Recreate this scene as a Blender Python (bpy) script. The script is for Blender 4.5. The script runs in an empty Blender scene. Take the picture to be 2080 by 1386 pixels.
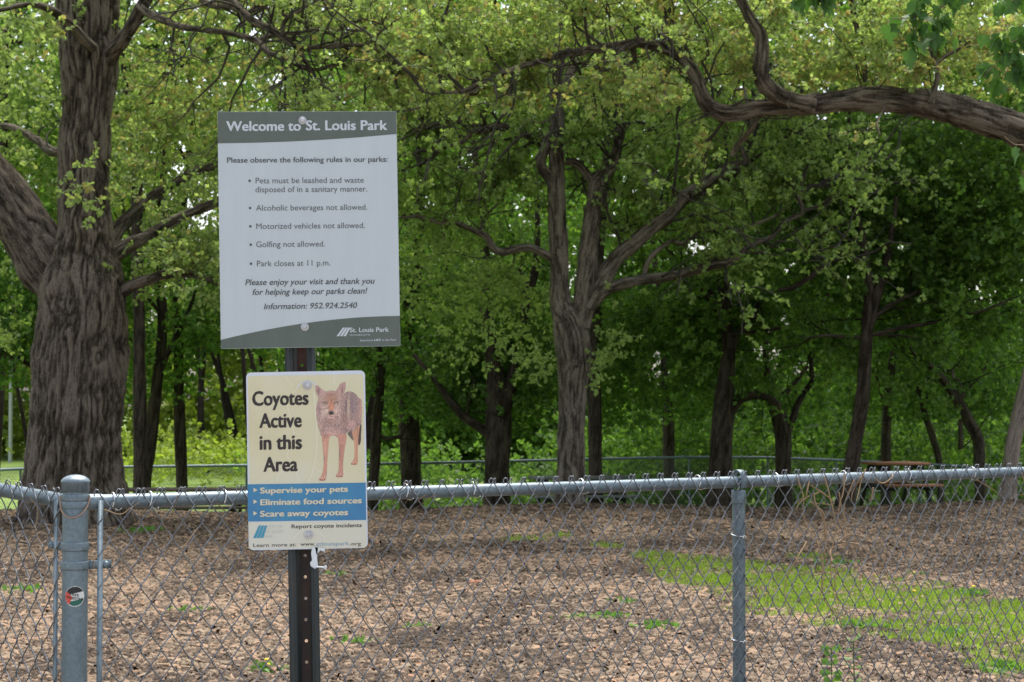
import bpy, math, random
import numpy as np
from mathutils import Vector, Matrix
random.seed(7); RN = np.random.default_rng(11)
R = math.radians
SC = bpy.context.scene
COL = SC.collection
# ------------------------------------------------------------------ camera, light, exposure
F = 4000.0; CH = 1.51; PITCH = math.atan(120 / F)
cam = bpy.data.objects.new('camera', bpy.data.cameras.new('camera')); COL.objects.link(cam)
cam.location = (0, 0, CH); cam.rotation_euler = (R(90) + PITCH, 0, 0)
cam.data.sensor_width = 36; cam.data.lens = F / 2080 * 36
cam.data.clip_start = .1; cam.data.clip_end = 2000
cam.data.dof.use_dof = True; cam.data.dof.focus_distance = 5.15; cam.data.dof.aperture_fstop = 17
SC.camera = cam
SUN_EL, SUN_AZ = 68, 12          # azimuth: from +Y clockwise (sun ahead of the camera, high: the signs' faces are in shade)
w = bpy.data.worlds.new('World'); SC.world = w; w.use_nodes = True
nt = w.node_tree; bg = nt.nodes['Background']
sky = nt.nodes.new('ShaderNodeTexSky'); sky.sky_type = 'NISHITA'; sky.sun_disc = False
sky.sun_elevation = R(SUN_EL); sky.sun_rotation = R(SUN_AZ)
sky.air_density = 1.0; sky.dust_density = 3.5; sky.ozone_density = 1.0
hs = nt.nodes.new('ShaderNodeHueSaturation'); hs.inputs['Saturation'].default_value = .5
nt.links.new(sky.outputs[0], hs.inputs['Color']); nt.links.new(hs.outputs[0], bg.inputs[0])
bg.inputs[1].default_value = .15
sl = bpy.data.lights.new('sun', 'SUN'); sl.energy = 2.7; sl.angle = R(40); sl.color = (1, .96, .9)
so = bpy.data.objects.new('sun', sl); COL.objects.link(so)
sd = Vector((math.sin(R(SUN_AZ)) * math.cos(R(SUN_EL)), math.cos(R(SUN_AZ)) * math.cos(R(SUN_EL)), math.sin(R(SUN_EL))))
so.rotation_euler = sd.to_track_quat('Z', 'Y').to_euler(); so.location = (0, -5, 20)
SC.view_settings.view_transform = 'Standard'; SC.view_settings.look = 'None'
SC.view_settings.exposure = 1.15; SC.view_settings.gamma = 1
SC.view_settings.use_curve_mapping = False

# ------------------------------------------------------------------ helpers
cp, sp_ = math.cos(PITCH), math.sin(PITCH)
def P(px, py, Z):
    """the world point at distance Z (metres ahead) that stands behind pixel px,py of the 2080-wide photo"""
    x, y = (px - 1040) / F, (693 - py) / F
    dy, dz = cp - y * sp_, sp_ + y * cp
    k = Z / dy
    return np.array((x * k, Z, CH + dz * k))

def vn(p, s=0):
    p = np.asarray(p, float); i = np.floor(p).astype(np.int64); f = p - i; f = f * f * (3 - 2 * f)
    def h(a, b, c):
        n = (a * 73856093) ^ (b * 19349663) ^ (c * 83492791) ^ (s * 2654435)
        n = (n ^ (n >> 13)) * 1274126177 & 0xffffffff
        n = (n ^ (n >> 15)) * 2246822519 & 0xffffffff
        return ((n ^ (n >> 13)) & 0xffffff) / 0xffffff
    r = 0
    for a in (0, 1):
        for b in (0, 1):
            for c in (0, 1):
                wgt = (f[:, 0] if a else 1 - f[:, 0]) * (f[:, 1] if b else 1 - f[:, 1]) * (f[:, 2] if c else 1 - f[:, 2])
                r = r + wgt * h(i[:, 0] + a, i[:, 1] + b, i[:, 2] + c)
    return r

class MB:
    def __init__(s): s.v = []; s.f = {3: [], 4: []}; s.n = 0; s.att = {}; s.k = {3: [], 4: []}
    def add(s, v, f, tint=None):
        v = np.asarray(v, float).reshape(-1, 3); f = np.asarray(f, int)
        k = f.shape[1]; s.v.append(v); s.f[k].append(f + s.n); s.n += len(v)
        s.k[k].append(np.zeros(len(f)) if tint is None else np.broadcast_to(tint, (len(f),)))
        return s
    def mesh(s, name, smooth=False):
        me = bpy.data.meshes.new(name)
        v = np.concatenate(s.v); me.vertices.add(len(v)); me.vertices.foreach_set('co', v.ravel())
        lo, st, tot, tn = [], [], [], []
        p = 0
        for k in (3, 4):
            if s.f[k]:
                f = np.concatenate(s.f[k]); lo.append(f.ravel()); st.append(p + np.arange(len(f)) * k); tot.append(np.full(len(f), k)); p += f.size
                tn.append(np.concatenate(s.k[k]))
        lo = np.concatenate(lo); st = np.concatenate(st); tot = np.concatenate(tot)
        me.loops.add(len(lo)); me.loops.foreach_set('vertex_index', lo)
        me.polygons.add(len(st)); me.polygons.foreach_set('loop_start', st); me.polygons.foreach_set('loop_total', tot)
        me.update(calc_edges=True); me.validate()
        if smooth: me.polygons.foreach_set('use_smooth', np.ones(len(me.polygons), bool))
        tn = np.concatenate(tn)
        if tn.any() and len(me.polygons) == len(tn):
            a = me.attributes.new('tint', 'FLOAT', 'FACE'); a.data.foreach_set('value', tn.astype(np.float32))
        return me

def link(name, me, m, parent=None):
    o = bpy.data.objects.new(name, me); COL.objects.link(o)
    if m is not None and me is not None and not me.materials: me.materials.append(m)
    if parent is not None: o.parent = parent
    return o
def tag(o, label=None, cat=None, group=None, kind=None):
    if label: o['label'] = label
    if cat: o['category'] = cat
    if group: o['group'] = group
    if kind: o['kind'] = kind
    return o
def thing(name, label, cat, loc=(0, 0, 0), group=None):
    o = bpy.data.objects.new(name, None); COL.objects.link(o); o.location = loc; o.empty_display_size = .1
    o['base'] = 1; del o['base']
    return tag(o, label, cat, group)
def part(name, mb, m, root, smooth=False, kind=None, label=None):
    """a part given in world coordinates, moved into its thing's frame"""
    me = mb.mesh(name, smooth) if isinstance(mb, MB) else mb
    if root is not None:
        t = Vector((0, 0, 0)); r = root
        mw = Matrix.Identity(4); chain = []
        while r is not None: chain.append(r.matrix_basis.copy()); r = r.parent
        for c in reversed(chain): mw = mw @ c
        me.transform(mw.inverted())
    o = link(name, me, m, root)
    return tag(o, label=label, kind=kind)

def frames(p):
    t = np.gradient(p, axis=0); t /= np.linalg.norm(t, axis=1)[:, None] + 1e-12
    n = np.zeros_like(p); a = np.array((0, 0, 1.)) if abs(t[0, 2]) < .9 else np.array((0, 1., 0))
    u = a - t[0] * a.dot(t[0]); u /= np.linalg.norm(u); n[0] = u
    for i in range(1, len(p)):
        u = u - t[i] * u.dot(t[i]); u /= np.linalg.norm(u) + 1e-12; n[i] = u
    return t, n, np.cross(t, n)
def tube(mb, p, r, sides=6, caps=True, tint=None, squash=None):
    p = np.asarray(p, float); r = np.broadcast_to(r, (len(p),)).astype(float)
    t, n, b = frames(p); a = np.arange(sides) / sides * 2 * math.pi
    v = p[:, None] + r[:, None, None] * (np.cos(a)[None, :, None] * n[:, None] + np.sin(a)[None, :, None] * b[:, None])
    i = np.arange(len(p) - 1)[:, None] * sides; j = np.arange(sides)[None]; k = (j + 1) % sides
    f = np.stack((i + j, i + k, i + sides + k, i + sides + j), -1).reshape(-1, 4)
    mb.add(v.reshape(-1, 3), f, tint)
    if caps and sides > 3:
        base = mb.n - len(p) * sides
        for ring, c, flip in ((0, p[0], 1), (len(p) - 1, p[-1], 0)):
            vv = np.vstack((v[ring], c[None])); ff = [((x + 1) % sides, x, sides) if flip else (x, (x + 1) % sides, sides) for x in range(sides)]
            mb.add(vv, ff, tint)
    return mb
def box(mb, c, s, rz=0, tint=None, rx=0, ry=0):
    q = np.array([(x, y, z) for x in (-.5, .5) for y in (-.5, .5) for z in (-.5, .5)]) * s
    M = np.array((Matrix.Rotation(rz, 3, 'Z') @ Matrix.Rotation(ry, 3, 'Y') @ Matrix.Rotation(rx, 3, 'X')))
    q = q @ M.T + np.array(c)
    return mb.add(q, [(0, 1, 3, 2), (4, 6, 7, 5), (0, 4, 5, 1), (2, 3, 7, 6), (0, 2, 6, 4), (1, 5, 7, 3)], tint)
def crom(p, step):
    """Catmull-Rom through rows (x,y,z,r)"""
    p = np.asarray(p, float)
    if len(p) < 3: p = np.vstack((p[0], (p[0] + p[-1]) / 2, p[-1]))
    q = np.vstack((2 * p[0] - p[1], p, 2 * p[-1] - p[-2])); out = []
    for i in range(1, len(q) - 2):
        L = np.linalg.norm((q[i + 1] - q[i])[:3]); n = max(2, int(L / step))
        t = (np.arange(n) / n)[:, None]
        out.append(.5 * (2 * q[i] + (q[i + 1] - q[i - 1]) * t + (2 * q[i - 1] - 5 * q[i] + 4 * q[i + 1] - q[i + 2]) * t ** 2 + (3 * q[i] - q[i - 1] - 3 * q[i + 1] + q[i + 2]) * t ** 3))
    return np.vstack(out + [q[-2][None]])

# ------------------------------------------------------------------ materials
def mat(name, col=(.5, .5, .5), rough=.7, metal=0, spec=.4):
    m = bpy.data.materials.new(name); m.use_nodes = True; b = m.node_tree.nodes['Principled BSDF']
    b.inputs['Base Color'].default_value = (*col, 1); b.inputs['Roughness'].default_value = rough
    b.inputs['Metallic'].default_value = metal; b.inputs['Specular IOR Level'].default_value = spec
    return m
def nd(m, t, **k):
    n = m.node_tree.nodes.new(t)
    for a, b in k.items():
        if a in n.inputs: n.inputs[a].default_value = b
        else: setattr(n, a, b)
    return n
def lk(m, a, b): m.node_tree.links.new(a, b)
def ramp(m, stops):
    r = nd(m, 'ShaderNodeValToRGB'); e = r.color_ramp.elements
    while len(e) < len(stops): e.new(.5)
    for x, (p_, c) in zip(e, stops): x.position = p_; x.color = (*c, 1)
    return r
def noisy(name, c1, c2, scale=8, rough=.7, bump=.0, detail=6, metal=0, spec=.4, stretch=None, c3=None, bscale=None):
    m = mat(name, c1, rough, metal, spec); b = m.node_tree.nodes['Principled BSDF']
    tc = nd(m, 'ShaderNodeTexCoord'); mp = nd(m, 'ShaderNodeMapping')
    if stretch: mp.inputs['Scale'].default_value = stretch
    lk(m, tc.outputs['Object'], mp.inputs['Vector'])
    n = nd(m, 'ShaderNodeTexNoise', Scale=scale, Detail=detail, Roughness=.65); lk(m, mp.outputs[0], n.inputs['Vector'])
    st = [(.32, c1), (.68, c2)] if c3 is None else [(.3, c1), (.5, c2), (.72, c3)]
    r = ramp(m, st); lk(m, n.outputs[0], r.inputs[0]); lk(m, r.outputs[0], b.inputs['Base Color'])
    if bump:
        n2 = nd(m, 'ShaderNodeTexNoise', Scale=bscale or scale * 3, Detail=6, Roughness=.7); lk(m, mp.outputs[0], n2.inputs['Vector'])
        bp = nd(m, 'ShaderNodeBump', Strength=bump, Distance=.01); lk(m, n2.outputs[0], bp.inputs['Height']); lk(m, bp.outputs[0], b.inputs['Normal'])
    return m
def leafmat(name, dark, light, trans=.45, brown=None):
    m = mat(name, light, .55, 0, .35); b = m.node_tree.nodes['Principled BSDF']
    at = nd(m, 'ShaderNodeAttribute', attribute_name='tint')
    st = [(.0, dark), (.8, light)] + ([(.97, brown)] if brown else [])
    r = ramp(m, st); lk(m, at.outputs['Fac'], r.inputs[0]); lk(m, r.outputs[0], b.inputs['Base Color'])
    tr = nd(m, 'ShaderNodeBsdfTranslucent')
    mx = nd(m, 'ShaderNodeMixRGB', blend_type='MULTIPLY'); mx.inputs[0].default_value = 1
    mx.inputs[2].default_value = (1.14, 1.25, .66, 1); lk(m, r.outputs[0], mx.inputs[1]); lk(m, mx.outputs[0], tr.inputs[0])
    ms = nd(m, 'ShaderNodeMixShader'); ms.inputs[0].default_value = trans
    lk(m, b.outputs[0], ms.inputs[1]); lk(m, tr.outputs[0], ms.inputs[2])
    lk(m, ms.outputs[0], m.node_tree.nodes['Material Output'].inputs[0])
    return m
def barkmat(name, c1, c2, c3, sc=1.0):
    m = mat(name, c2, .93, 0, .15); b = m.node_tree.nodes['Principled BSDF']
    at = nd(m, 'ShaderNodeAttribute', attribute_name='bk')
    n = nd(m, 'ShaderNodeTexNoise', Scale=44 * sc, Detail=8, Roughness=.72, Distortion=.3); lk(m, at.outputs['Vector'], n.inputs['Vector'])
    tc = nd(m, 'ShaderNodeTexCoord')
    n3 = nd(m, 'ShaderNodeTexNoise', Scale=3.5, Detail=4, Roughness=.6); lk(m, tc.outputs['Object'], n3.inputs['Vector'])
    nf = nd(m, 'ShaderNodeTexNoise', Scale=34 * sc, Detail=9, Roughness=.78); lk(m, tc.outputs['Object'], nf.inputs['Vector'])
    mf = nd(m, 'ShaderNodeMixRGB'); mf.inputs[0].default_value = .38; lk(m, n.outputs['Fac'], mf.inputs[1]); lk(m, nf.outputs['Fac'], mf.inputs[2])
    cr = nd(m, 'ShaderNodeMapRange'); cr.inputs[1].default_value = .3; cr.inputs[2].default_value = .7; lk(m, mf.outputs[0], cr.inputs[0])
    ad = nd(m, 'ShaderNodeMath', operation='MULTIPLY_ADD'); ad.inputs[1].default_value = .45
    lk(m, n3.outputs[0], ad.inputs[0]); lk(m, cr.outputs[0], ad.inputs[2])
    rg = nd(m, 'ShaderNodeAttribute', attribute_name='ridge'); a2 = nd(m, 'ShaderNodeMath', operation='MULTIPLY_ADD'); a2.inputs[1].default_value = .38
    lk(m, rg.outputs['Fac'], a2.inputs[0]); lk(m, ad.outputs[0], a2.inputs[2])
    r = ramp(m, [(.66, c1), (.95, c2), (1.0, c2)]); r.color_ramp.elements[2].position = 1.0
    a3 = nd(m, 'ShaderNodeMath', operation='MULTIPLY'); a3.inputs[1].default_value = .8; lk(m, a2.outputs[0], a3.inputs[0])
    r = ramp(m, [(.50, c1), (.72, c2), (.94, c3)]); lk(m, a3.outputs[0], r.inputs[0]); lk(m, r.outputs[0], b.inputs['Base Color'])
    bp = nd(m, 'ShaderNodeBump', Strength=1.0, Distance=.03); lk(m, mf.outputs[0], bp.inputs['Height']); lk(m, bp.outputs[0], b.inputs['Normal'])
    return m
M = {}
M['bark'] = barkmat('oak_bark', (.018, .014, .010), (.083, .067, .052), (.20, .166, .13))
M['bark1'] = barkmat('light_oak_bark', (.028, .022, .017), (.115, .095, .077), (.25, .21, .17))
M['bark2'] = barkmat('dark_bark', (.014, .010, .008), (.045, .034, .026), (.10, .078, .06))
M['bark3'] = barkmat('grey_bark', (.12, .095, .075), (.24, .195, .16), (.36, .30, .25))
M['twig'] = noisy('twig_bark', (.03, .025, .02), (.075, .062, .05), 5, .9)
M['oakleaf'] = leafmat('young_oak_leaf', (.15, .22, .06), (.42, .52, .21), .58, (.42, .34, .16))
M['oakleaf2'] = leafmat('oak_leaf', (.14, .22, .055), (.39, .50, .18), .58)
M['greenleaf'] = leafmat('maple_leaf', (.065, .145, .025), (.20, .34, .065), .55)
M['darkleaf'] = leafmat('shade_leaf', (.055, .12, .022), (.18, .30, .06), .55)  # darkened maple green: the shade under the trees is put into the colour
M['farleaf'] = leafmat('far_leaf', (.12, .18, .025), (.28, .35, .06), .45)
M['nearleaf'] = leafmat('near_leaf', (.03, .085, .015), (.07, .155, .03), .35)
M['galv'] = noisy('galvanised_steel', (.09, .125, .15), (.14, .185, .215), 3.5, .42, .12, metal=.35, spec=.5, c3=(.195, .24, .27))
def galv():
    m = M['galv']; b = m.node_tree.nodes['Principled BSDF']; src = b.inputs['Base Color'].links[0].from_socket
    tc = nd(m, 'ShaderNodeTexCoord'); v = nd(m, 'ShaderNodeTexVoronoi', Scale=130); lk(m, tc.outputs['Object'], v.inputs['Vector'])
    r = ramp(m, [(0, (.82, .82, .82)), (1, (1.18, 1.18, 1.18))]); lk(m, v.outputs['Color'], r.inputs[0])
    mx = nd(m, 'ShaderNodeMixRGB', blend_type='MULTIPLY'); mx.inputs[0].default_value = 1; lk(m, src, mx.inputs[1]); lk(m, r.outputs[0], mx.inputs[2])
    mp = nd(m, 'ShaderNodeMapping'); mp.inputs['Scale'].default_value = (3, 3, .6); lk(m, tc.outputs['Object'], mp.inputs[0])
    n = nd(m, 'ShaderNodeTexNoise', Scale=6, Detail=9, Roughness=.75); lk(m, mp.outputs[0], n.inputs['Vector'])
    r2 = ramp(m, [(.56, (0, 0, 0)), (.70, (.55, .55, .55))]); lk(m, n.outputs[0], r2.inputs[0])
    m2 = nd(m, 'ShaderNodeMixRGB'); m2.inputs[2].default_value = (.10, .10, .085, 1); lk(m, r2.outputs[0], m2.inputs[0]); lk(m, mx.outputs[0], m2.inputs[1]); lk(m, m2.outputs[0], b.inputs['Base Color'])
galv()
M['wire'] = noisy('fence_wire', (.055, .062, .072), (.28, .30, .325), 30, .3, metal=.6, spec=.5)
M['rustwire'] = mat('rust_wire', (.30, .19, .13), .6, .3)
M['black'] = mat('black_plastic', (.015, .015, .015), .5)

# ------------------------------------------------------------------ branches
def bark_mesh(pts, sides, step, amp, freq=1.0, name='trunk', knobs=()):
    """pts rows (x,y,z,r): ridged, furrowed limb"""
    q = crom(pts, step); p, r = q[:, :3], np.maximum(q[:, 3], .004)
    t, n, b = frames(p); a = np.arange(sides) / sides * 2 * math.pi
    ln = np.concatenate(([0], np.cumsum(np.linalg.norm(np.diff(p, axis=0), axis=1))))
    A, Lm = np.meshgrid(a, ln); Rr = np.repeat(r[:, None], sides, 1)
    cx, cy = np.cos(A) * Rr, np.sin(A) * Rr
    wob = vn(np.stack((cx * 1.5 / (Rr + .05), cy * 1.5 / (Rr + .05), Lm * 1.6), -1).reshape(-1, 3), 3).reshape(A.shape) - .5
    warp = (vn(np.stack((cx * 5, cy * 5, Lm * 5), -1).reshape(-1, 3), 5).reshape(A.shape) - .5) * .09
    f1 = vn(np.stack(((cx + warp) * 17 * freq, (cy + warp) * 17 * freq, Lm * 1.9 * freq), -1).reshape(-1, 3), 8).reshape(A.shape)
    f1 = .72 * f1 + .28 * vn(np.stack(((cx - warp) * 36, (cy + warp) * 36, Lm * 6), -1).reshape(-1, 3), 18).reshape(A.shape)
    f2 = vn(np.stack((cx * 45 * freq, cy * 45 * freq, Lm * 14 * freq), -1).reshape(-1, 3), 9).reshape(A.shape)
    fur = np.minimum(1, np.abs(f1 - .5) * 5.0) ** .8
    kn = list(knobs)
    for _ in range(int(ln[-1] * .9)):
        i_ = random.randint(1, len(r) - 2); kn.append((random.uniform(0, 6.28), ln[i_], r[i_] * random.uniform(.3, .6), r[i_] * random.uniform(.06, .18)))
    d = amp * (fur - .7) + amp * .35 * (f2 - .5) + Rr * .22 * wob
    for (az, al, kr, kh) in kn:
        dist = np.sqrt(((np.angle(np.exp(1j * (A - az)))) * Rr) ** 2 + (Lm - al) ** 2)
        d = d + kh * np.exp(-(dist / kr) ** 2)
    RR = Rr + d
    v = p[:, None] + RR[..., None] * (np.cos(A)[..., None] * n[:, None] + np.sin(A)[..., None] * b[:, None])
    i = np.arange(len(p) - 1)[:, None] * sides; j = np.arange(sides)[None]; k = (j + 1) % sides
    f = np.stack((i + j, i + k, i + sides + k, i + sides + j), -1).reshape(-1, 4)
    mb = MB(); mb.add(v.reshape(-1, 3), f); me = mb.mesh(name, True)
    at = me.attributes.new('bk', 'FLOAT_VECTOR', 'POINT')
    at.data.foreach_set('vector', np.stack((cx, cy, Lm * .12), -1).reshape(-1).astype(np.float32))
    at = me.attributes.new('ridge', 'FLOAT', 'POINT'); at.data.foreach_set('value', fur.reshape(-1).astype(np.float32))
    return me
def px_path(tr, Z):
    """rows (px,py,width_px[,dZ]) -> (x,y,z,r)"""
    out = []
    for q in tr:
        z = Z + (q[3] if len(q) > 3 else 0); out.append((*P(q[0], q[1], z), q[2] / 2 * .94 * z / F))
    return np.array(out)
def wander(p0, d0, L, n, wig, up=0.):
    p = [np.array(p0, float)]; d = np.array(d0, float); d /= np.linalg.norm(d)
    for i in range(n):
        d = d + RN.normal(0, wig, 3) + np.array((0, 0, up)); d /= np.linalg.norm(d); p.append(p[-1] + d * L / n)
    return np.array(p)

def leaves(mb, base, dirs, size, tint):
    """two bent quads per leaf"""
    n = len(base)
    if n == 0: return
    d = dirs / (np.linalg.norm(dirs, axis=1)[:, None] + 1e-9)
    u = RN.normal(size=(n, 3)); u -= d * (u * d).sum(1)[:, None]; u /= np.linalg.norm(u, axis=1)[:, None] + 1e-9
    nn = np.cross(d, u); s = np.broadcast_to(size, (n,))[:, None]
    def q(x, y, z): return base + s * (x * u + y * d + z * nn)
    z = RN.uniform(-.05, .16, (n, 1))
    v = np.stack((q(0, 0, 0), q(-.2, .32, z), q(-.36, .68, z * 1.3), q(0, 1, -.1), q(.36, .68, z * 1.3), q(.2, .32, z)), 1)
    i = np.arange(n)[:, None] * 6
    f = np.concatenate((i + np.array([[0, 3, 2, 1]]), i + np.array([[0, 5, 4, 3]])))
    mb.add(v.reshape(-1, 3), f, np.clip(np.concatenate((tint, tint)), 0.01, 1))
def sprigs(lb, tb, C, D, k, size, L, tint, spread=1.0, tw=.0022):
    """C sprig starts, D directions: a thin twig with k leaves on its outer part"""
    n = len(C)
    if n == 0: return
    D = D / (np.linalg.norm(D, axis=1)[:, None] + 1e-9)
    Ls = L * RN.uniform(.6, 1.3, n)[:, None]
    tip = C + D * Ls
    t = RN.uniform(.25, 1.02, (n, k)); b = C[:, None] + D[:, None] * Ls[:, None] * t[..., None]
    dd = D[:, None] * .55 + RN.normal(0, .62 * spread, (n, k, 3)) + np.array((0, 0, -.12))
    tn = tint[:, None] + RN.normal(0, .17, (n, k))
    leaves(lb, b.reshape(-1, 3), dd.reshape(-1, 3), size * RN.uniform(.55, 1.4, n * k), tn.ravel())
    if tb is not None:
        u = np.cross(D, RN.normal(size=(n, 3))); u /= np.linalg.norm(u, axis=1)[:, None] + 1e-9; w_ = np.cross(D, u)
        a = [0, 2.094, 4.188]
        mid = (C + tip) / 2 + RN.normal(0, .03, (n, 3)) * Ls
        rings = [np.stack([c + tw * s_ * (math.cos(x) * u + math.sin(x) * w_) for x in a], 1) for c, s_ in ((C, 1.2), (mid, 1), (tip, .5))]
        v = np.concatenate(rings, 1); i = np.arange(n)[:, None] * 9
        f = np.concatenate([i + np.array([[r_ + x, r_ + (x + 1) % 3, r_ + 3 + (x + 1) % 3, r_ + 3 + x]]) for r_ in (0, 3) for x in range(3)])
        tb.add(v.reshape(-1, 3), f)
def blob(lb, tb, c, rad, clumps, per, k, size, cr=.45, L=.3, tint=.5, tv=.16, flat=.55, keep=None, shell=0.):
    """clumps of sprigs scattered through an ellipsoid crown volume"""
    c = np.asarray(c, float); rad = np.asarray(rad, float)
    if size < .1: cr, tv, per = cr * .72, tv * 1.5, int(per * 1.15)
    g = RN.normal(size=(clumps, 3)); g /= np.linalg.norm(g, axis=1)[:, None]
    rr = (shell + (1 - shell) * RN.uniform(0, 1, (clumps, 1))) ** .42
    cc = c + g * rr * rad
    if keep is not None: cc = cc[keep(cc)]
    n = len(cc)
    if n == 0: return
    S = (RN.normal(0, 1, (n, per, 3)) * np.array((cr, cr, cr * flat))); pos = cc[:, None] + S
    out = (pos - c) / rad
    D = out * .5 + S / (cr + 1e-6) * .35 + RN.normal(0, .5, pos.shape) + np.array((0, 0, .15))
    ct = tint + RN.normal(0, tv, (n, 1)) + S[..., 2] / cr * .05
    pos = pos.reshape(-1, 3); D = D.reshape(-1, 3); ct = np.broadcast_to(ct, (n, per)).ravel()
    m_ = pruned(pos + D / (np.linalg.norm(D, axis=1)[:, None] + 1e-9) * L * .6); pos, D, ct = pos[m_], D[m_], ct[m_]
    if keep is not None:
        m_ = keep(pos); pos, D, ct = pos[m_], D[m_], ct[m_]
    if size < .1: k, size = int(k * 1.6), size * .82
    elif size < .3: k, size = int(k * 1.3), size * .82
    sprigs(lb, tb, pos, D, k, size, L, ct)
def proj(p):
    """photo pixel of world points"""
    x, y, z = p[:, 0], p[:, 1], p[:, 2] - CH
    zc = y * cp + z * sp_; yc = -y * sp_ + z * cp
    return 1040 + x / zc * F, 693 - yc / zc * F
def clear(*boxes):
    """pruned-out zones: (x0,y0,x1,y1) seen from the path where no sprays hang"""
    def k(p):
        x, y = proj(p); m_ = np.ones(len(p), bool)
        for (a, b, c, d) in boxes: m_ &= ~((x > a) & (x < c) & (y > b) & (y < d))
        return m_
    return k

GRID = np.full((350, 520), -1.0)
def register(paths, pad=7):
    for q in paths:
        c = crom(q, .06); X, Y = proj(c[:, :3]); Wd = c[:, 3] * F / c[:, 1] + pad
        for a, b, w_, z in zip(X, Y, Wd, c[:, 1]):
            i0, i1 = int((b - w_) // 4), int((b + w_) // 4) + 1; j0, j1 = int((a - w_) // 4), int((a + w_) // 4) + 1
            if i1 <= 0 or j1 <= 0 or i0 > 349 or j0 > 519: continue
            g = GRID[max(i0, 0):i1, max(j0, 0):j1]; np.maximum(g, z, out=g)
def pruned(p, prob=.85):
    """False for sprays that hang right in front of a limb the photo shows bare"""
    X, Y = proj(p); i = (Y // 4).astype(int); j = (X // 4).astype(int); ok = (i >= 0) & (i < 350) & (j >= 0) & (j < 520)
    z = np.full(len(p), -1.); z[ok] = GRID[i[ok], j[ok]]
    bad = (z > 0) & (p[:, 1] < z + .1)
    for (gx_, gy_, rx, ry) in GAPS: bad |= (((X - gx_) / rx) ** 2 + ((Y - gy_) / ry) ** 2 < RN.uniform(.3, 1.3, len(p))) & (p[:, 1] > 27)
    return ~(bad & (RN.uniform(0, 1, len(p)) < prob))
# thin places in the crowns where the sky shows through
GAPS = [(1335, 745, 30, 50), (1420, 500, 45, 28), (1560, 720, 34, 55), (1625, 745, 26, 36), (1600, 545, 26, 26), (1500, 575, 24, 20), (1990, 600, 46, 40), (1940, 680, 24, 20), (950, 325, 34, 22), (975, 375, 26, 16), (400, 415, 42, 60), (560, 160, 34, 20), (515, 70, 22, 24), (360, 320, 26, 60), (1725, 640, 22, 20), (1700, 480, 30, 16), (1840, 500, 40, 16), (1380, 18, 40, 18), (870, 410, 24, 18), (300, 655, 22, 24), (430, 640, 18, 20), (1230, 130, 14, 12), (1590, 650, 16, 30)]
def branch_off(tb, lb, path, every, L, r, leafk, size, tint, up=.02, sub=2, start=.15, wig=.28, keep=None, spl=.22, toward=None):
    """gnarled side branches with twigs and leaf sprays along a traced limb (rows x,y,z,r)"""
    p = crom(path, .2)[:, :3]; n = len(p); i = int(n * start)
    C, D, T = [], [], []
    while i < n:
        t = p[min(i + 1, n - 1)] - p[max(i - 1, 0)]; t /= np.linalg.norm(t) + 1e-9
        d = RN.normal(size=3); d -= t * d.dot(t) * .8; d /= np.linalg.norm(d); d = d + t * .55 + np.array((0, -.1, .25))
        ll = L * random.uniform(.5, 1.3); w1 = wander(p[i], d, ll, 7, wig, up)
        rr = np.linspace(r * random.uniform(.6, 1.1), r * .28, 8); tube(tb, w1, rr, 5, False)
        tn = tint + random.gauss(0, .12)
        for s_ in range(sub):
            q = w1[random.randint(2, 6)]; w2 = wander(q, (w1[-1] - w1[0]) / ll + RN.normal(0, .6, 3), ll * random.uniform(.3, .6), 5, .3, up)
            tube(tb, w2, np.linspace(r * .35, r * .15, 6), 4, False)
            for q2 in w2[1:]:
                for _ in range(leafk): C.append(q2 + RN.normal(0, .05, 3)); D.append(RN.normal(0, 1, 3) + (w2[-1] - w2[0]) * 1.2); T.append(tn)
        for q2 in w1[3:]:
            for _ in range(leafk): C.append(q2 + RN.normal(0, .05, 3)); D.append(RN.normal(0, 1, 3) + d * .5); T.append(tn)
        i += max(1, int(every / .2 * random.uniform(.5, 1.5)))
    if C and lb is not None:
        C, D, T = np.array(C), np.array(D), np.array(T)
        if keep is not None: m_ = keep(C); C, D, T = C[m_], D[m_], T[m_]
        m_ = pruned(C); C, D, T = C[m_], D[m_], T[m_]
        sprigs(lb, tb, C, D, 9, size * .82, spl, T)

# ------------------------------------------------------------------ ground
def crest(x): return 26.6 + .2 * x
def gz(x, y):
    x = np.asarray(x, float); y = np.asarray(y, float)
    d = np.clip((y - crest(x)) / 13, 0, 1); d2 = np.clip((y - 60) / 60, 0, 1)
    return -1.2 * d * d * (3 - 2 * d) + .1 * d2 + .05 * np.sin(x * .9 + 1) * np.clip((y - 12) / 8, 0, 1) * (y < 200) * (1 - d)
def sheet(name, xs, ys, m, off=0.):
    X, Y = np.meshgrid(xs, ys); Z = gz(X, Y) + off
    nx, ny = len(xs), len(ys); i = (np.arange(ny - 1)[:, None] * nx + np.arange(nx - 1)[None]).ravel()
    mb = MB(); mb.add(np.stack((X, Y, Z), -1).reshape(-1, 3), np.stack((i, i + 1, i + 1 + nx, i + nx), -1))
    return tag(link(name, mb.mesh(name, True), m), kind='structure')
lawn = noisy('lawn_turf', (.05, .085, .015), (.13, .20, .03), .8, .9, .6, c3=(.17, .24, .04), bscale=60)
xs = np.unique(np.concatenate((np.linspace(-500, -40, 12), np.linspace(-40, 40, 81), np.linspace(40, 500, 12))))
ys = np.unique(np.concatenate((np.linspace(-60, 8, 10), np.linspace(8, 70, 125), np.linspace(70, 700, 20))))
sheet('ground', xs, ys, lawn)
mm = mat('wood_mulch', (.2, .15, .11), .9, 0, .2); b_ = mm.node_tree.nodes['Principled BSDF']
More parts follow.
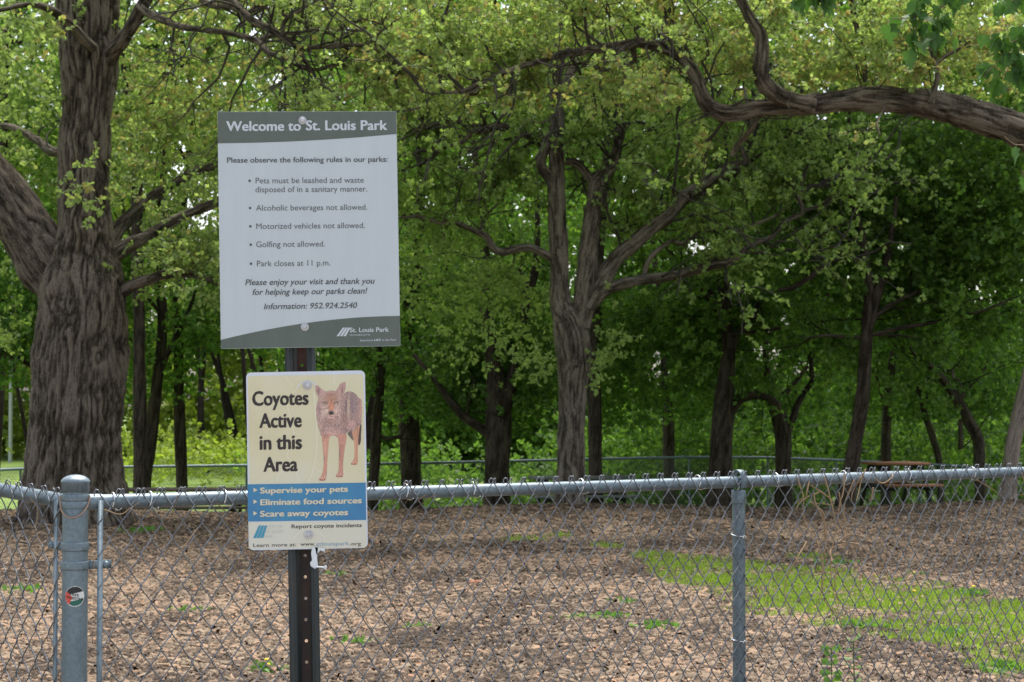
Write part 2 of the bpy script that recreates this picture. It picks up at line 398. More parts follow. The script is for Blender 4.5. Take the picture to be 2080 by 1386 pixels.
tc = nd(mm, 'ShaderNodeTexCoord'); mp = nd(mm, 'ShaderNodeMapping'); mp.inputs['Scale'].default_value = (1, 2.2, 1); lk(mm, tc.outputs['Object'], mp.inputs[0])
n0 = nd(mm, 'ShaderNodeTexNoise', Scale=5, Detail=3); lk(mm, mp.outputs[0], n0.inputs[0])
mxv = nd(mm, 'ShaderNodeMixRGB'); mxv.inputs[0].default_value = .25; lk(mm, mp.outputs[0], mxv.inputs[1]); lk(mm, n0.outputs['Color'], mxv.inputs[2])
vo = nd(mm, 'ShaderNodeTexVoronoi', Scale=26); lk(mm, mxv.outputs[0], vo.inputs['Vector'])
r1 = ramp(mm, [(0, (.03, .02, .013)), (.5, (.10, .07, .047)), (1, (.22, .165, .115))]); lk(mm, vo.outputs['Color'], r1.inputs[0])
n1 = nd(mm, 'ShaderNodeTexNoise', Scale=.55, Detail=4); lk(mm, tc.outputs['Object'], n1.inputs[0])
r2 = ramp(mm, [(.35, (.8, .8, .78)), (.65, (1.1, 1.08, 1.05))]); lk(mm, n1.outputs[0], r2.inputs[0])
m2 = nd(mm, 'ShaderNodeMixRGB', blend_type='MULTIPLY'); m2.inputs[0].default_value = 1; lk(mm, r1.outputs[0], m2.inputs[1]); lk(mm, r2.outputs[0], m2.inputs[2]); lk(mm, m2.outputs[0], b_.inputs['Base Color'])
bp = nd(mm, 'ShaderNodeBump', Strength=1, Distance=.02); lk(mm, vo.outputs['Distance'], bp.inputs['Height']); lk(mm, bp.outputs[0], b_.inputs['Normal'])
# mulch bed: from the fence to a little past the crest
nx, ny = 90, 90
u = np.linspace(-14, 16, nx); vq = np.linspace(0, 1, ny)
U, V = np.meshgrid(u, vq); Yb = 4.2 + V * (crest(U) + 1.6 - 4.2)
i = (np.arange(ny - 1)[:, None] * nx + np.arange(nx - 1)[None]).ravel()
mb = MB(); mb.add(np.stack((U, Yb, gz(U, Yb) + .012), -1).reshape(-1, 3), np.stack((i, i + 1, i + 1 + nx, i + nx), -1))
tag(link('mulch_bed', mb.mesh('mulch_bed', True), mm), kind='structure')
pv = noisy('pale_concrete', (.24, .24, .235), (.31, .31, .30), 3, .85, .3)
mb = MB(); box(mb, (0, -14, .0), (60, 36.6, .04)); tag(link('bounce_pavement', mb.mesh('bounce_pavement'), pv), kind='structure')  # unseen paving added behind the camera for neutral bounce light on the signs
# loose chips
GP = [(1560, 1165, 2.2, 1.0), (1700, 1200, 2.2, 1.1), (1850, 1240, 1.9, 1.0), (1990, 1290, 1.4, .9), (1450, 1160, .8, .6), (1640, 1240, 1.5, .6), (2050, 1235, 1.3, .9), (1330, 1142, .6, .3), (1070, 1120, .7, .35), (1010, 1100, .4, .25), (2060, 1360, .7, .35), (1900, 1320, .9, .3),(1560, 1190, 1.6, .6)]
def gpix(px, py): # pixel on flat ground -> plan position
    Z = CH * F / (py - 813); return (px - 1040) / F * Z, Z
GPW = [((px - 1040) / F * z, z, rx, rz) for px, z, rx, rz in ((1460, 16.4, .55, 1.5), (1560, 16.0, .7, 1.7), (1700, 15.4, .8, 1.7), (1840, 14.9, .8, 1.6), (1960, 14.0, .75, 1.4), (2070, 13.3, .6, 1.3), (1990, 12.2, .5, .6), (2070, 11.0, .35, .4), (1390, 17.2, .4, .7), (1070, 20.5, .32, .35), (1340, 18.4, .3, .3), (1130, 20.8, .2, .25), (1230, 19.6, .2, .3), (1560, 14.3, .5, .6), (1780, 13.2, .6, .6), (1900, 12.6, .5, .6), (1650, 19.0, .3, .3))]
def grassy(x, y):
    g = np.zeros(len(x))
    for (a, b, rx, ry) in GPW: g = np.maximum(g, 1 - np.sqrt(((x - a) / rx) ** 2 + ((y - b) / (ry * 1.4)) ** 2))
    n = vn(np.stack((x * 1.3, y * 1.3, x * 0), -1), 21) - .5; n2 = vn(np.stack((x * 5, y * 5, x * 0), -1), 22) - .5
    return np.where(g > .0, np.minimum(g * 3, .35) + g * .5 - .08 + n * .7 + n2 * .75, 0)
chipm = mat('wood_chip', (.25, .2, .15), .85, 0, .25); b_ = chipm.node_tree.nodes['Principled BSDF']
at = nd(chipm, 'ShaderNodeAttribute', attribute_name='tint')
r_ = ramp(chipm, [(0, (.026, .018, .012)), (.3, (.07, .048, .032)), (.55, (.122, .087, .059)), (.85, (.235, .18, .125)), (.97, (.33, .18, .10))]); lk(chipm, at.outputs['Fac'], r_.inputs[0]); lk(chipm, r_.outputs[0], b_.inputs['Base Color'])
mb = MB()
for (y0, y1, dens, sz) in ((5, 9.5, 120, .85), (9.5, 14, 1350, .95), (14, 20, 760, 1.1), (20, 28.5, 360, 1.3)):
    hw = (y1 / F * 1040) * 1.18 + .3; n = int((y1 - y0) * 2 * hw * dens)
    x = RN.uniform(-hw, hw, n); y = RN.uniform(y0, y1, n); ok = (y < crest(x) + 1.4)
    ok &= (RN.uniform(0, 1, n) > np.clip(grassy(x, y) * 2.2, 0, .8)); x, y = x[ok], y[ok]; n = len(x)
    L = RN.gamma(2.6, .016, n) * sz + .012; W = np.minimum(RN.uniform(.08, .40, n) * L, .026); H = RN.uniform(.002, .007, n)
    a = RN.uniform(0, 2 * math.pi, n); tl = RN.normal(0, .24, n)
    cx_, sx_ = np.cos(a), np.sin(a)
    z = gz(x, y) + .016 + RN.uniform(0, .018, n)
    def q(lx, ly, lz): return np.stack((x + cx_ * lx - sx_ * ly, y + sx_ * lx + cx_ * ly, z + lz + lx * tl), -1)
    v = np.stack((q(-L / 2, -W / 2, -.006), q(L / 2, -W / 3, -.006), q(L / 2, W / 2, -.006), q(-L / 2, W / 3, -.006), q(-L * .42, 0, H), q(L * .42, W * .1, H)), 1)
    i = np.arange(n)[:, None] * 6; tn = np.clip(RN.normal(.48, .29, n) + (vn(np.stack((x * 1.6, y * .9, x * 0), -1), 41) - .5) * .55 + (vn(np.stack((x * 7, y * 5, x * 0), -1), 42) - .5) * .35, .01, .9); tn[RN.uniform(0, 1, n) > .995] = 1.0
    mb.add(v.reshape(-1, 3), np.concatenate((i + np.array([[0, 1, 5, 4]]), i + np.array([[2, 3, 4, 5]]))), np.concatenate((tn, tn)))
    mb.add(np.zeros((0, 3)), np.concatenate((i + np.array([[1, 2, 5]]), i + np.array([[3, 0, 4]]))) - (n * 6), np.concatenate((tn, tn)))
tag(link('wood_chips', mb.mesh('wood_chips'), chipm), 'brown shredded wood chips covering the ground behind the fence', 'mulch', kind='stuff')
# sparse grass and clover in the chips
grassm = leafmat('grass_blade', (.15, .24, .025), (.31, .44, .065), .45)
mb = MB(); n = 260000
y = 9.5 + RN.uniform(0, 1, n) ** .9 * 12; x = RN.uniform(-1.15, 1.15, n) * y / F * 1040
g = grassy(x, y); ok = g > RN.uniform(.1, .85, n); x, y, g = x[ok], y[ok], g[ok]; n = len(x)
h = (RN.uniform(.015, .05, n) * (1 + .9 * (vn(np.stack((x * 3, y * 3, x * 0), -1), 43) - .3)))[:, None]; b0 = np.stack((x, y, gz(x, y) + .012), -1); ln = RN.normal(0, .35, (n, 3)); ln[:, 2] = 1
s_ = np.stack((RN.normal(size=n), RN.normal(size=n), np.zeros(n)), -1); s_ /= np.linalg.norm(s_, axis=1)[:, None]
v = np.stack((b0 - s_ * .003, b0 + s_ * .003, b0 + ln * h * .6 + s_ * .0035, b0 + ln * h + RN.normal(0, .006, (n, 3))), 1)
mb.add(v.reshape(-1, 3), np.arange(n)[:, None] * 4 + np.array([[0, 1, 2, 3]]), np.clip(RN.normal(.5, .22, n), .01, 1))
tag(link('grass_patch', mb.mesh('grass_patch'), grassm), 'bright green grass growing thinly through the wood chips', 'grass', kind='stuff')
print('grass', n)

# ------------------------------------------------------------------ trees
def tree(label, cat, base, trunk, Z, limbs=(), bark='bark', leaf='oakleaf', sides=28, step=.08, amp=.012, name='oak_tree', knobs=(), fill=None, group=None, limb_sides=14, limb_step=.07):
    root = thing(name, label, cat, tuple(base), group)
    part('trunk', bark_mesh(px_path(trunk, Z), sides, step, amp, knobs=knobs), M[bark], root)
    paths = []
    for l in limbs:
        pth = px_path(l, Z) if not isinstance(l, np.ndarray) else l
        paths.append(pth)
        big = pth[:, 3].max()
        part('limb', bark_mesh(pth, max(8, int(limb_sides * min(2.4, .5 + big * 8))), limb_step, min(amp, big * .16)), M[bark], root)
    tb, lb = MB(), MB()
    if fill: fill(tb, lb, paths)
    if tb.n: part('twigs', tb, M['twig'] if bark != 'bark2' else M['bark2'], root, kind='stuff')
    if lb.n: part('crown', lb, M[leaf], root, kind='stuff')
    return root
def rlimb(p0, az, el, L, r, wig=.16, up=.05):
    d = (math.cos(az) * math.cos(el), math.sin(az) * math.cos(el), math.sin(el)); w1 = wander(p0, d, L, 8, wig, up)
    return np.hstack((w1, np.linspace(r, r * .3, 9)[:, None]))
def base_at(px, Z, dx=0):
    x = (px - 1040) / F * Z; return (x, Z, float(gz(x, Z)))

# --- great oak on the left
Z1 = 23.7
t1 = [(158, 1095, 262), (156, 1062, 244), (152, 1020, 226), (150, 960, 208), (152, 880, 197), (158, 790, 190), (164, 700, 188), (170, 620, 184), (168, 565, 172), (172, 520, 138), (172, 465, 118), (170, 410, 108), (172, 350, 104), (172, 290, 108), (176, 230, 106), (181, 160, 112), (180, 90, 126), (178, 20, 134), (180, -80, 128), (190, -300, 110), (210, -600, 70)]
l1 = [
 [(140, 590, 120), (95, 535, 124), (50, 465, 118), (8, 400, 108), (-40, 330, 96), (-110, 230, 84), (-190, 90, 70), (-260, -80, 50)],
 [(205, 610, 46), (240, 598, 32), (272, 578, 25), (310, 566, 21), (352, 556, 19), (400, 560, 17), (445, 576, 15), (500, 600, 12), (560, 640, 9)],
 [(195, 520, 50, 0), (235, 470, 36, .5), (272, 432, 28, .8), (300, 405, 22, 1), (345, 378, 20, 1.2), (395, 350, 18, 1.5), (440, 334, 17, 1.7), (520, 300, 13, 2), (600, 290, 9, 2)],
 [(200, 545, 50, 0), (250, 505, 34, 0), (303, 478, 25, 0), (345, 455, 22, 0), (380, 436, 21, 0), (440, 411, 20, 0), (520, 370, 15, 0), (610, 350, 9, 0)],
 [(205, 150, 46, 0), (229, 108, 36, -.2), (252, 78, 31, -.4), (270, 48, 29, -.5), (290, 12, 26, -.6), (320, -40, 22, -.7), (380, -140, 16, -1)],
 [(282, 14, 20, -.6), (298, 25, 18, -.8), (338, 44, 16, -1), (373, 56, 15, -1.2), (425, 62, 14, -1.4), (474, 69, 13, -1.6), (523, 84, 13, -1.8), (546, 107, 11, -2), (584, 121, 11, -2), (612, 137, 10, -2), (650, 142, 9, -2), (675, 133, 8, -2), (708, 134, 6, -2), (740, 146, 4, -2)],
 [(523, 84, 12, -1.8), (540, 75, 11, -1.8), (569, 69, 10, -1.8), (610, 66, 8, -1.8), (640, 60, 7, -1.9), (672, 70, 5, -2), (700, 92, 3, -2)],
 [(310, -40, 22, -.7), (400, -30, 20, -1.2), (440, -12, 19, -1.5), (477, 6, 17, -1.8), (506, 37, 16, -2), (546, 58, 16, -2.1), (572, 75, 14, -2.2), (589, 89, 12, -2.2), (610, 96, 11, -2.2), (650, 97, 10, -2.3), (690, 92, 10, -2.3), (742, 94, 9, -2.4), (777, 107, 8, -2.4), (800, 124, 7, -2.4), (835, 152, 5, -2.4), (880, 172, 4, -2.4)],
 [(400, -30, 16, -1.2), (410, 0, 14, -1.2), (436, 13, 13, -1.2), (462, 14, 11, -1.2), (500, 26, 8, -1.3), (526, 13, 8, -1.3), (572, 29, 9, -1.4), (621, 46, 8, -1.4), (661, 59, 8, -1.4), (684, 62, 7, -1.4), (713, 46, 6, -1.4), (745, 42, 4, -1.4)],
 [(572, 72, 9, -2.2), (578, 43, 9, -2.2), (604, 26, 8, -2.2), (644, 0, 7, -2.2), (690, -40, 5, -2.2)],
 [(606, 98, 8, -2.2), (620, 122, 8, -2.2), (633, 141, 8, -2.2), (650, 170, 7, -2.2), (673, 185, 5, -2.2), (700, 215, 3, -2.2)],
 [(627, 144, 4, -2.2), (626, 175, 4, -2.1), (625, 205, 3, -2), (626, 232, 3, -2)],
 [(742, 94, 6, -2.4), (762, 76, 6, -2.5), (790, 52, 5, -2.5), (840, 20, 3, -2.5)],
 [(165, 300, 30, 1), (110, 310, 22, 1.6), (75, 285, 18, 2.2), (30, 260, 14, 2.6), (-20, 250, 10, 3)],
 [(190, 100, 24, -.5), (120, 30, 20, -1), (60, 10, 14, -1.5), (0, 20, 11, -1.8), (-60, 20, 7, -2)],
]
k1 = clear((95, 90, 235, 560), (60, 560, 262, 1080), (0, 330, 90, 480), (0, 850, 500, 1100), (0, 700, 60, 1000), (262, 640, 460, 1000))
register([px_path(l, Z1) for l in l1])
def fill1(tb, lb, paths):
    for i, p in enumerate(paths):
        if i == 0: branch_off(tb, lb, p, .9, 1.6, .02, 2, .085, .45, start=.35, keep=k1)
        elif i in (1, 2, 3): branch_off(tb, lb, p, .28, .9, .010, 2, .075, .5, start=.25, keep=k1)
        elif i in (5, 6, 7, 8, 9, 10, 12):
            if i in (5, 7, 8): branch_off(tb, lb, p, .32, 1.5, .018, 0, .07, .62, start=.15, spl=.14, keep=k1, sub=5, wig=.38)
            branch_off(tb, lb, p, .30, .85, .009, 0 if i == 5 else 1, .07, .62, start=.2, up=.0, spl=.14, keep=k1)
        else: branch_off(tb, lb, p, .55, 1.2, .014, 2, .08, .5, start=.3, keep=k1)
    blob(lb, tb, P(20, 150, 24.5), (1.5, 1.5, 1.3), 46, 12, 6, .08, tint=.5, keep=k1)
    blob(lb, tb, P(20, 620, 26.5), (1.1, 1.0, .8), 22, 12, 6, .085, tint=.25, keep=k1)
    blob(lb, tb, P(330, 200, 25.4), (1.2, .9, 1.1), 64, 12, 6, .075, tint=.55, keep=k1)
    blob(lb, tb, P(360, 470, 24.2), (.7, .8, .75), 16, 10, 6, .075, tint=.5, keep=k1)
    blob(lb, tb, P(215, 395, 22.6), (.42, .2, .5), 11, 6, 6, .075, cr=.12, L=.16, tint=.6)
    blob(lb, tb, P(560, 70, 25.8), (2.7, 1.6, 1.1), 120, 10, 6, .07, tint=.62, keep=clear((300, 40, 700, 150)))
    blob(lb, tb, P(200, -420, 24), (6, 6, 2.6), 60, 12, 5, .15, tint=.5, cr=.6)
    blob(lb, tb, P(600, -250, 22), (5, 4, 1.2), 35, 12, 5, .13, tint=.5, cr=.6, keep=lambda p: proj(p)[1] < 20)
# --- central forked oak
Z3 = 28.2
t3 = [(1160, 1050, 88), (1160, 1030, 76), (1159, 1000, 64), (1160, 950, 58), (1161, 880, 57), (1163, 800, 58), (1165, 740, 66), (1162, 690, 72), (1155, 655, 68), (1141, 620, 50), (1137, 580, 42), (1135, 520, 42), (1132, 440, 38), (1130, 380, 38), (1130, 330, 34), (1131, 277, 32), (1129, 215, 31), (1128, 170, 28), (1132, 110, 22), (1140, 30, 18), (1150, -120, 12)]
l3 = [
 [(1178, 665, 50), (1188, 610, 48), (1192, 560, 44), (1196, 500, 40), (1204, 440, 38), (1211, 395, 38), (1214, 375, 36), (1232, 350, 28), (1246, 330, 24), (1255, 300, 21), (1258, 260, 19), (1258, 215, 17), (1264, 155, 15), (1280, 120, 13), (1290, 60, 10), (1300, -30, 7)],
 [(1210, 382, 26), (1197, 360, 20), (1182, 342, 18), (1169, 332, 17), (1148, 328, 15)],
 [(1126, 385, 26), (1118, 362, 26), (1104, 345, 24), (1099, 326, 20), (1108, 305, 18), (1116, 286, 18), (1095, 280, 16), (1074, 277, 15), (1055, 268, 14), (1018, 255, 13), (985, 266, 12), (960, 272, 11), (938, 289, 10), (901, 300, 9), (868, 326, 8), (834, 341, 6), (809, 351, 5), (770, 370, 4)],
 [(1120, 524, 20), (1098, 512, 18), (1077, 503, 17), (1046, 506, 17), (1019, 513, 17), (1000, 503, 16), (988, 482, 15), (961, 468, 13), (923, 453, 11), (895, 453, 9), (850, 440, 7), (800, 445, 4)],
 [(1190, 625, 46), (1210, 592, 42), (1223, 572, 40), (1240, 541, 36), (1262, 516, 33), (1285, 498, 33), (1323, 464, 31), (1361, 436, 30), (1386, 404, 30), (1432, 373, 26), (1475, 343, 24), (1512, 330, 22), (1506, 300, 17), (1524, 268, 16), (1532, 228, 14), (1545, 180, 10), (1570, 120, 7)],
 [(1205, 612, 30), (1235, 588, 27), (1285, 572, 24), (1342, 565, 22), (1400, 553, 20), (1454, 538, 19), (1485, 530, 17), (1523, 499, 14), (1569, 480, 12), (1592, 453, 11), (1631, 430, 10), (1623, 403, 8), (1640, 380, 6), (1700, 370, 4)],
 [(1308, 566, 13), (1312, 545, 12), (1323, 522, 11), (1361, 491, 10), (1388, 495, 9), (1423, 472, 8), (1460, 470, 7), (1500, 468, 7), (1530, 457, 6), (1569, 441, 5), (1600, 420, 3)],
 [(1134, 215, 22), (1140, 195, 20), (1157, 154, 17), (1169, 132, 15), (1194, 101, 12), (1230, 60, 9), (1250, 10, 6)],
 [(985, 266, 7), (960, 252, 6), (945, 245, 5), (900, 250, 5), (860, 262, 4), (815, 285, 4)],
 [(975, 470, 7, .3), (985, 440, 6, .5), (1015, 410, 5, .7), (1030, 380, 4, .8)],
]
k3 = clear((1108, 300, 1160, 700), (1118, 760, 1200, 1040), (1172, 420, 1215, 640), (1000, 760, 1110, 1040), (1215, 600, 1500, 1000), (800, 640, 1000, 1000))
def fill3(tb, lb, paths):
    for i, p in enumerate(paths):
        branch_off(tb, lb, p, .34 if i in (0, 2, 4, 5) else .45, 1.2, .014, 2, .085, .5, start=.3, keep=k3, spl=.2)
        if i in (0, 2, 4, 5): branch_off(tb, lb, p, .5, 1.9, .034, 1, .085, .5, start=.25, keep=k3, spl=.2, sub=5, wig=.38)
    blob(lb, tb, P(1020, 170, 29), (2.2, 1.4, 1.0), 80, 12, 6, .085, tint=.55, keep=k3)
    blob(lb, tb, P(1400, 300, 28.8), (1.9, 1.2, .9), 64, 12, 6, .085, tint=.5, keep=k3)
    blob(lb, tb, P(930, 400, 28.8), (1.1, 1.2, .7), 24, 12, 6, .085, tint=.45, keep=k3)
    blob(lb, tb, P(900, 570, 29.5), (.75, .8, .45), 18, 12, 6, .085, tint=.6, keep=k3)
    blob(lb, tb, P(1010, 620, 29.6), (.7, .8, .35), 14, 12, 6, .085, tint=.6, keep=k3)
    blob(lb, tb, P(980, 690, 29.3), (.45, .5, .25), 8, 10, 6, .08, tint=.7)
    for (x, y, r_, n_) in ((1110, 735, .35, 8), (1190, 715, .45, 9), (1245, 700, .25, 4), (1225, 770, .2, 3), (1165, 745, .25, 2), (1050, 745, .2, 3), (1235, 590, .15, 2)):
        blob(lb, tb, P(x, y, 27.6), (r_, .2, .16), n_, 5, 6, .075, cr=.1, L=.2, tint=.7)
    blob(lb, tb, P(1250, -250, 30), (6.5, 5, 2.2), 40, 12, 5, .15, tint=.5, cr=.6, keep=lambda p: proj(p)[1] < 30)
# --- the big limb from the right; its trunk stands just outside the photo
Z2 = 20.5
t2 = [(2520, 1180, 190), (2510, 1000, 150), (2490, 800, 140), (2470, 600, 132), (2440, 440, 130), (2420, 330, 120), (2430, 150, 90), (2450, -100, 70), (2440, -400, 40)]
l2 = [
 [(2440, 460, 110), (2330, 380, 96), (2200, 315, 86), (2100, 278, 76), (2040, 252, 72), (1985, 236, 68), (1930, 222, 64), (1880, 212, 60), (1820, 204, 57), (1760, 200, 54), (1700, 204, 48), (1640, 213, 42), (1590, 218, 38), (1540, 222, 36), (1500, 230, 36), (1465, 228, 34), (1438, 212, 31), (1424, 186, 28), (1416, 160, 26), (1398, 132, 24), (1372, 112, 22), (1345, 97, 25), (1318, 88, 27), (1290, 86, 26), (1262, 92, 22), (1230, 97, 20), (1200, 98, 16), (1165, 105, 13), (1120, 118, 12), (1070, 132, 14), (1040, 146, 15), (1010, 152, 13), (980, 168, 10), (945, 186, 8), (900, 190, 6), (860, 188, 4)],
 [(1650, 214, 40, -.1), (1605, 204, 38, -.2), (1572, 188, 36, -.3), (1550, 165, 36, -.35), (1545, 135, 35, -.4), (1548, 105, 33, -.4), (1545, 75, 30, -.4), (1525, 40, 26, -.4), (1505, 0, 22, -.4), (1480, -60, 17, -.4)],
 [(1891, 210, 15, -.2), (1897, 190, 13, -.2), (1905, 150, 12, -.2), (1898, 122, 10, -.2), (1888, 100, 7, -.2), (1860, 80, 5, -.2)],
 [(1903, 128, 8, -.2), (1925, 112, 7, -.2), (1950, 98, 6, -.2), (1975, 80, 4, -.2)],
 [(1760, 205, 12, .4), (1757, 150, 12, .5), (1752, 105, 11, .5), (1742, 64, 12, .5), (1733, 20, 13, .5), (1728, -40, 14, .5)],
 [(1285, 98, 14, .2), (1288, 120, 12, .3), (1270, 136, 12, .3), (1240, 142, 10, .3), (1215, 138, 7, .3), (1180, 130, 6, .3), (1140, 134, 5, .3), (1095, 128, 4, .3)],
 [(1540, 225, 14, .6), (1536, 245, 13, .7), (1520, 270, 12, .7), (1500, 292, 12, .8), (1485, 318, 9, .8)],
 [(1245, 78, 8, 0), (1240, 60, 7, 0), (1243, 40, 6, -.1), (1235, 10, 5, -.2), (1215, -20, 4, -.2)],
 [(1800, 200, 5, -.4), (1795, 222, 4, -.7), (1782, 250, 3.5, -.9), (1788, 275, 3, -1)],
 [(1786, 262, 3, -.9), (1760, 266, 3, -.9), (1735, 262, 2, -.9), (1718, 275, 2, -.9)],
]
k2 = clear((1425, 180, 2080, 262), (1390, 120, 1450, 240), (1525, 90, 1580, 230), (1240, 75, 1340, 105), (1450, 262, 2080, 500), (820, 215, 1400, 500))
def fill2(tb, lb, paths):
    branch_off(tb, lb, paths[0], .36, 1.1, .012, 2, .065, .66, start=.2, keep=k2, spl=.15)
    branch_off(tb, lb, paths[0], .45, 1.5, .024, 1, .065, .66, start=.35, keep=k2, spl=.15, sub=4, wig=.36)
    for i in (1, 2, 3, 4, 5, 7): branch_off(tb, lb, paths[i], .3, .8, .009, 2, .065, .68, start=.1, keep=k2, spl=.15)
    C = []
    for i in (8, 9):
        q = crom(paths[i], .1)[:, :3]; C += list(q[len(q) // 2:])
    C = np.array(C); sprigs(lb, tb, C, RN.normal(0, 1, C.shape) + (0, 0, -.8), 4, .055, .09, np.full(len(C), .8))
    for (x, y, rx, rz, n_) in ((830, 110, .8, .55, 22), (1000, 60, 1.4, .6, 44), (1250, 40, 1.4, .5, 44), (1480, 60, 1.1, .6, 34), (1700, 80, 1.2, .55, 36), (1900, 110, 1.0, .5, 26), (2040, 60, .9, .7, 30), (900, 190, 1.2, .4, 20), (1640, 160, .8, .25, 14), (1080, 160, .8, .3, 10), (1370, 170, .7, .3, 8), (1830, 170, .7, .15, 7),(1190, 150, .6, .25, 7)):
        blob(lb, tb, P(x, y, 21.5), (rx, 1.2, rz), n_, 12, 6, .068, cr=.28, L=.18, tint=.62, tv=.18, keep=k2)
    blob(lb, tb, P(1900, -300, 21), (5.5, 5, 1.6), 45, 12, 5, .13, tint=.5, cr=.55, keep=lambda p: proj(p)[1] < 10)
    blob(lb, tb, P(1250, -260, 20), (4.5, 4, 1.2), 30, 12, 5, .13, tint=.5, cr=.55, keep=lambda p: proj(p)[1] < 10)
register([px_path(l, Z3) for l in l3] + [px_path(t3, Z3)]); register([px_path(l, Z2) for l in l2])
tree('massive old oak on the left, furrowed bark and a thick forked trunk', 'tree', base_at(155, Z1), t1, Z1, l1, 'bark', 'oakleaf', 250, .03, .045, knobs=((2.6, 3.5, .16, .07), (4.6, 3.3, .2, .06), (5.2, 2.3, .2, .05)), fill=fill1, limb_sides=26, limb_step=.04)

tree('central oak, straight grey brown trunk splitting into two stems and long crooked limbs', 'tree', base_at(1160, Z3), t3, Z3, l3, 'bark1', 'oakleaf2', 110, .04, .022, knobs=((5.2, 2.35, .1, .06),), fill=fill3, limb_sides=16, limb_step=.06)

tree('oak beyond the right edge whose heavy furrowed limb reaches across the top right', 'tree', base_at(2520, Z2), t2, Z2, l2, 'bark', 'oakleaf', 56, .08, .032, fill=fill2, limb_sides=30, limb_step=.035)

# --- trees standing in the shade behind
def mid(label, trunk, Z, limbs=(), leaf='greenleaf', blobs=(), nl=6, bark='bark2', lsz=.11, lk_=5, keep=None, name='shade_tree', seed=0, top=-500, cat='tree', lim_lo=.35):
    random.seed(seed + 100); global RN; RN = np.random.default_rng(seed + 500)
    path = px_path(trunk, Z); ext = [path[-1].copy()]
    while ext[-1][2] < 13 and len(ext) < 10 and top is not None:
        e = ext[-1].copy(); e[:3] += (random.uniform(-.4, .4), random.uniform(-.3, .3), 1.5); e[3] *= .85; ext.append(e)
    full = np.vstack((path, ext[1:])) if len(ext) > 1 else path
    root = thing(name, label, cat, base_at(trunk[0][0], Z))
    full[0, 2] = min(full[0, 2], base_at(trunk[0][0], Z)[2] - .1)
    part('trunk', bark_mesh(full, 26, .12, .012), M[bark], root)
    paths = [px_path(l, Z) for l in limbs]
    for k in range(nl):
        i = random.randint(int(len(full) * lim_lo), len(full) - 1)
        paths.append(rlimb(full[i, :3], random.uniform(0, 6.28), R(random.uniform(5, 55)), random.uniform(2.2, 4.5), full[i, 3] * random.uniform(.3, .55)))
    register([full] + paths[:len(limbs)], 3)
    kk = keep
    def keep(p_, kk=kk):
        m_ = ~((proj(p_)[1] > 850) & (p_[:, 1] < 45))
        return m_ & kk(p_) if kk is not None else m_
    tb, lb = MB(), MB()
    for p in paths:
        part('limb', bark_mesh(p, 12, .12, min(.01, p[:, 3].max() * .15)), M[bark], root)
        branch_off(tb, lb, p, .8, 1.5, .014, lk_ // 2, lsz, .45, keep=keep)
    for (px, py, dz, rx, ry, rz, n_, tn) in blobs:
        blob(lb, tb, P(px, py, Z + dz), (rx, ry, rz), n_, 14, 6, lsz, cr=.5, L=.34, tint=tn, keep=keep)
    # upper crown, above the frame, made denser on the right to shade the woods
    blob(lb, None, P(trunk[0][0], -550, Z), (5.5, 5, 3.2), 55 if trunk[0][0] < 1300 else 85, 10, 5, .24, cr=.9, L=.5, tint=.45, keep=lambda p: proj(p)[1] < -15)
    if trunk[0][0] > 700: blob(lb, None, P(trunk[0][0], -420, Z + 14), (6, 7, 3), 40 if trunk[0][0] < 1300 else 85, 10, 5, .28, cr=.9, L=.5, tint=.4, keep=lambda p: proj(p)[1] < -5)  # extra leaf mass added out of view behind the tree to block overhead light
    part('twigs', tb, M['bark2'], root, kind='stuff'); part('crown', lb, M[leaf], root, kind='stuff')
    return root
kl = clear((262, 800, 500, 1000), (0, 770, 62, 960), (395, 700, 505, 1000), (385, 350, 442, 470), (240, 850, 260, 950))
mid('dark leaning tree nearest to the right of the great oak, seen under the foliage', [(288, 1060, 34), (293, 986, 31), (300, 930, 28), (308, 870, 26), (315, 815, 25), (325, 730, 24), (330, 640, 22), (322, 560, 20), (318, 480, 18), (330, 380, 16), (350, 200, 14)], 36,
    [[(322, 760, 14), (350, 700, 11), (380, 640, 9), (398, 590, 7)]], 'greenleaf', [(350, 720, 0, 1.2, 1.4, 1.0, 50, .3), (330, 590, 0, 1.6, 1.5, 1.0, 46, .3), (420, 640, .5, 1.0, 1.4, .8, 22, .35), (250, 780, 1, .5, 1, .7, 10, .3), (330, 330, 0, 1.6, 1.5, 1.6, 34, .6)], nl=4, keep=kl, seed=1)
mid('upright dark trunk between the leaning tree and the signs', [(372, 1060, 28), (370, 986, 26), (366, 900, 24), (364, 803, 23), (362, 700, 22), (358, 600, 20), (365, 480, 18), (380, 350, 15), (390, 200, 13)], 37,
    [], 'greenleaf', [(400, 730, 0, .8, 1.3, .7, 24, .4), (440, 760, .5, .5, 1.0, .3, 8, .4), (470, 600, 0, 1.0, 1.4, 1.0, 20, .4), (430, 250, 0, 1.5, 1.5, 1.2, 16, .6)], nl=3, keep=kl, seed=2)
mid('two stemmed tree rising behind the great oak under the upper left branches', [(285, 1060, 30), (283, 700, 26), (278, 500, 25), (277, 355, 24), (268, 277, 20), (258, 208, 15), (250, 120, 12), (240, 20, 10)], 33,
    [[(278, 350, 18), (290, 290, 17), (300, 230, 15), (322, 185, 13), (350, 130, 10), (370, 40, 8)], [(340, 470, 13), (330, 330, 11), (338, 230, 9), (345, 150, 8)]], 'oakleaf2', [(340, 120, 1, 1.2, 1.2, 1.4, 34, .55), (400, 200, 1, 1.2, 1.2, .9, 26, .6), (320, 320, 1, .9, 1, .8, 16, .5), (60, 260, 1, 1.1, 1.2, 1.6, 44, .45)], nl=3, keep=kl, seed=3)
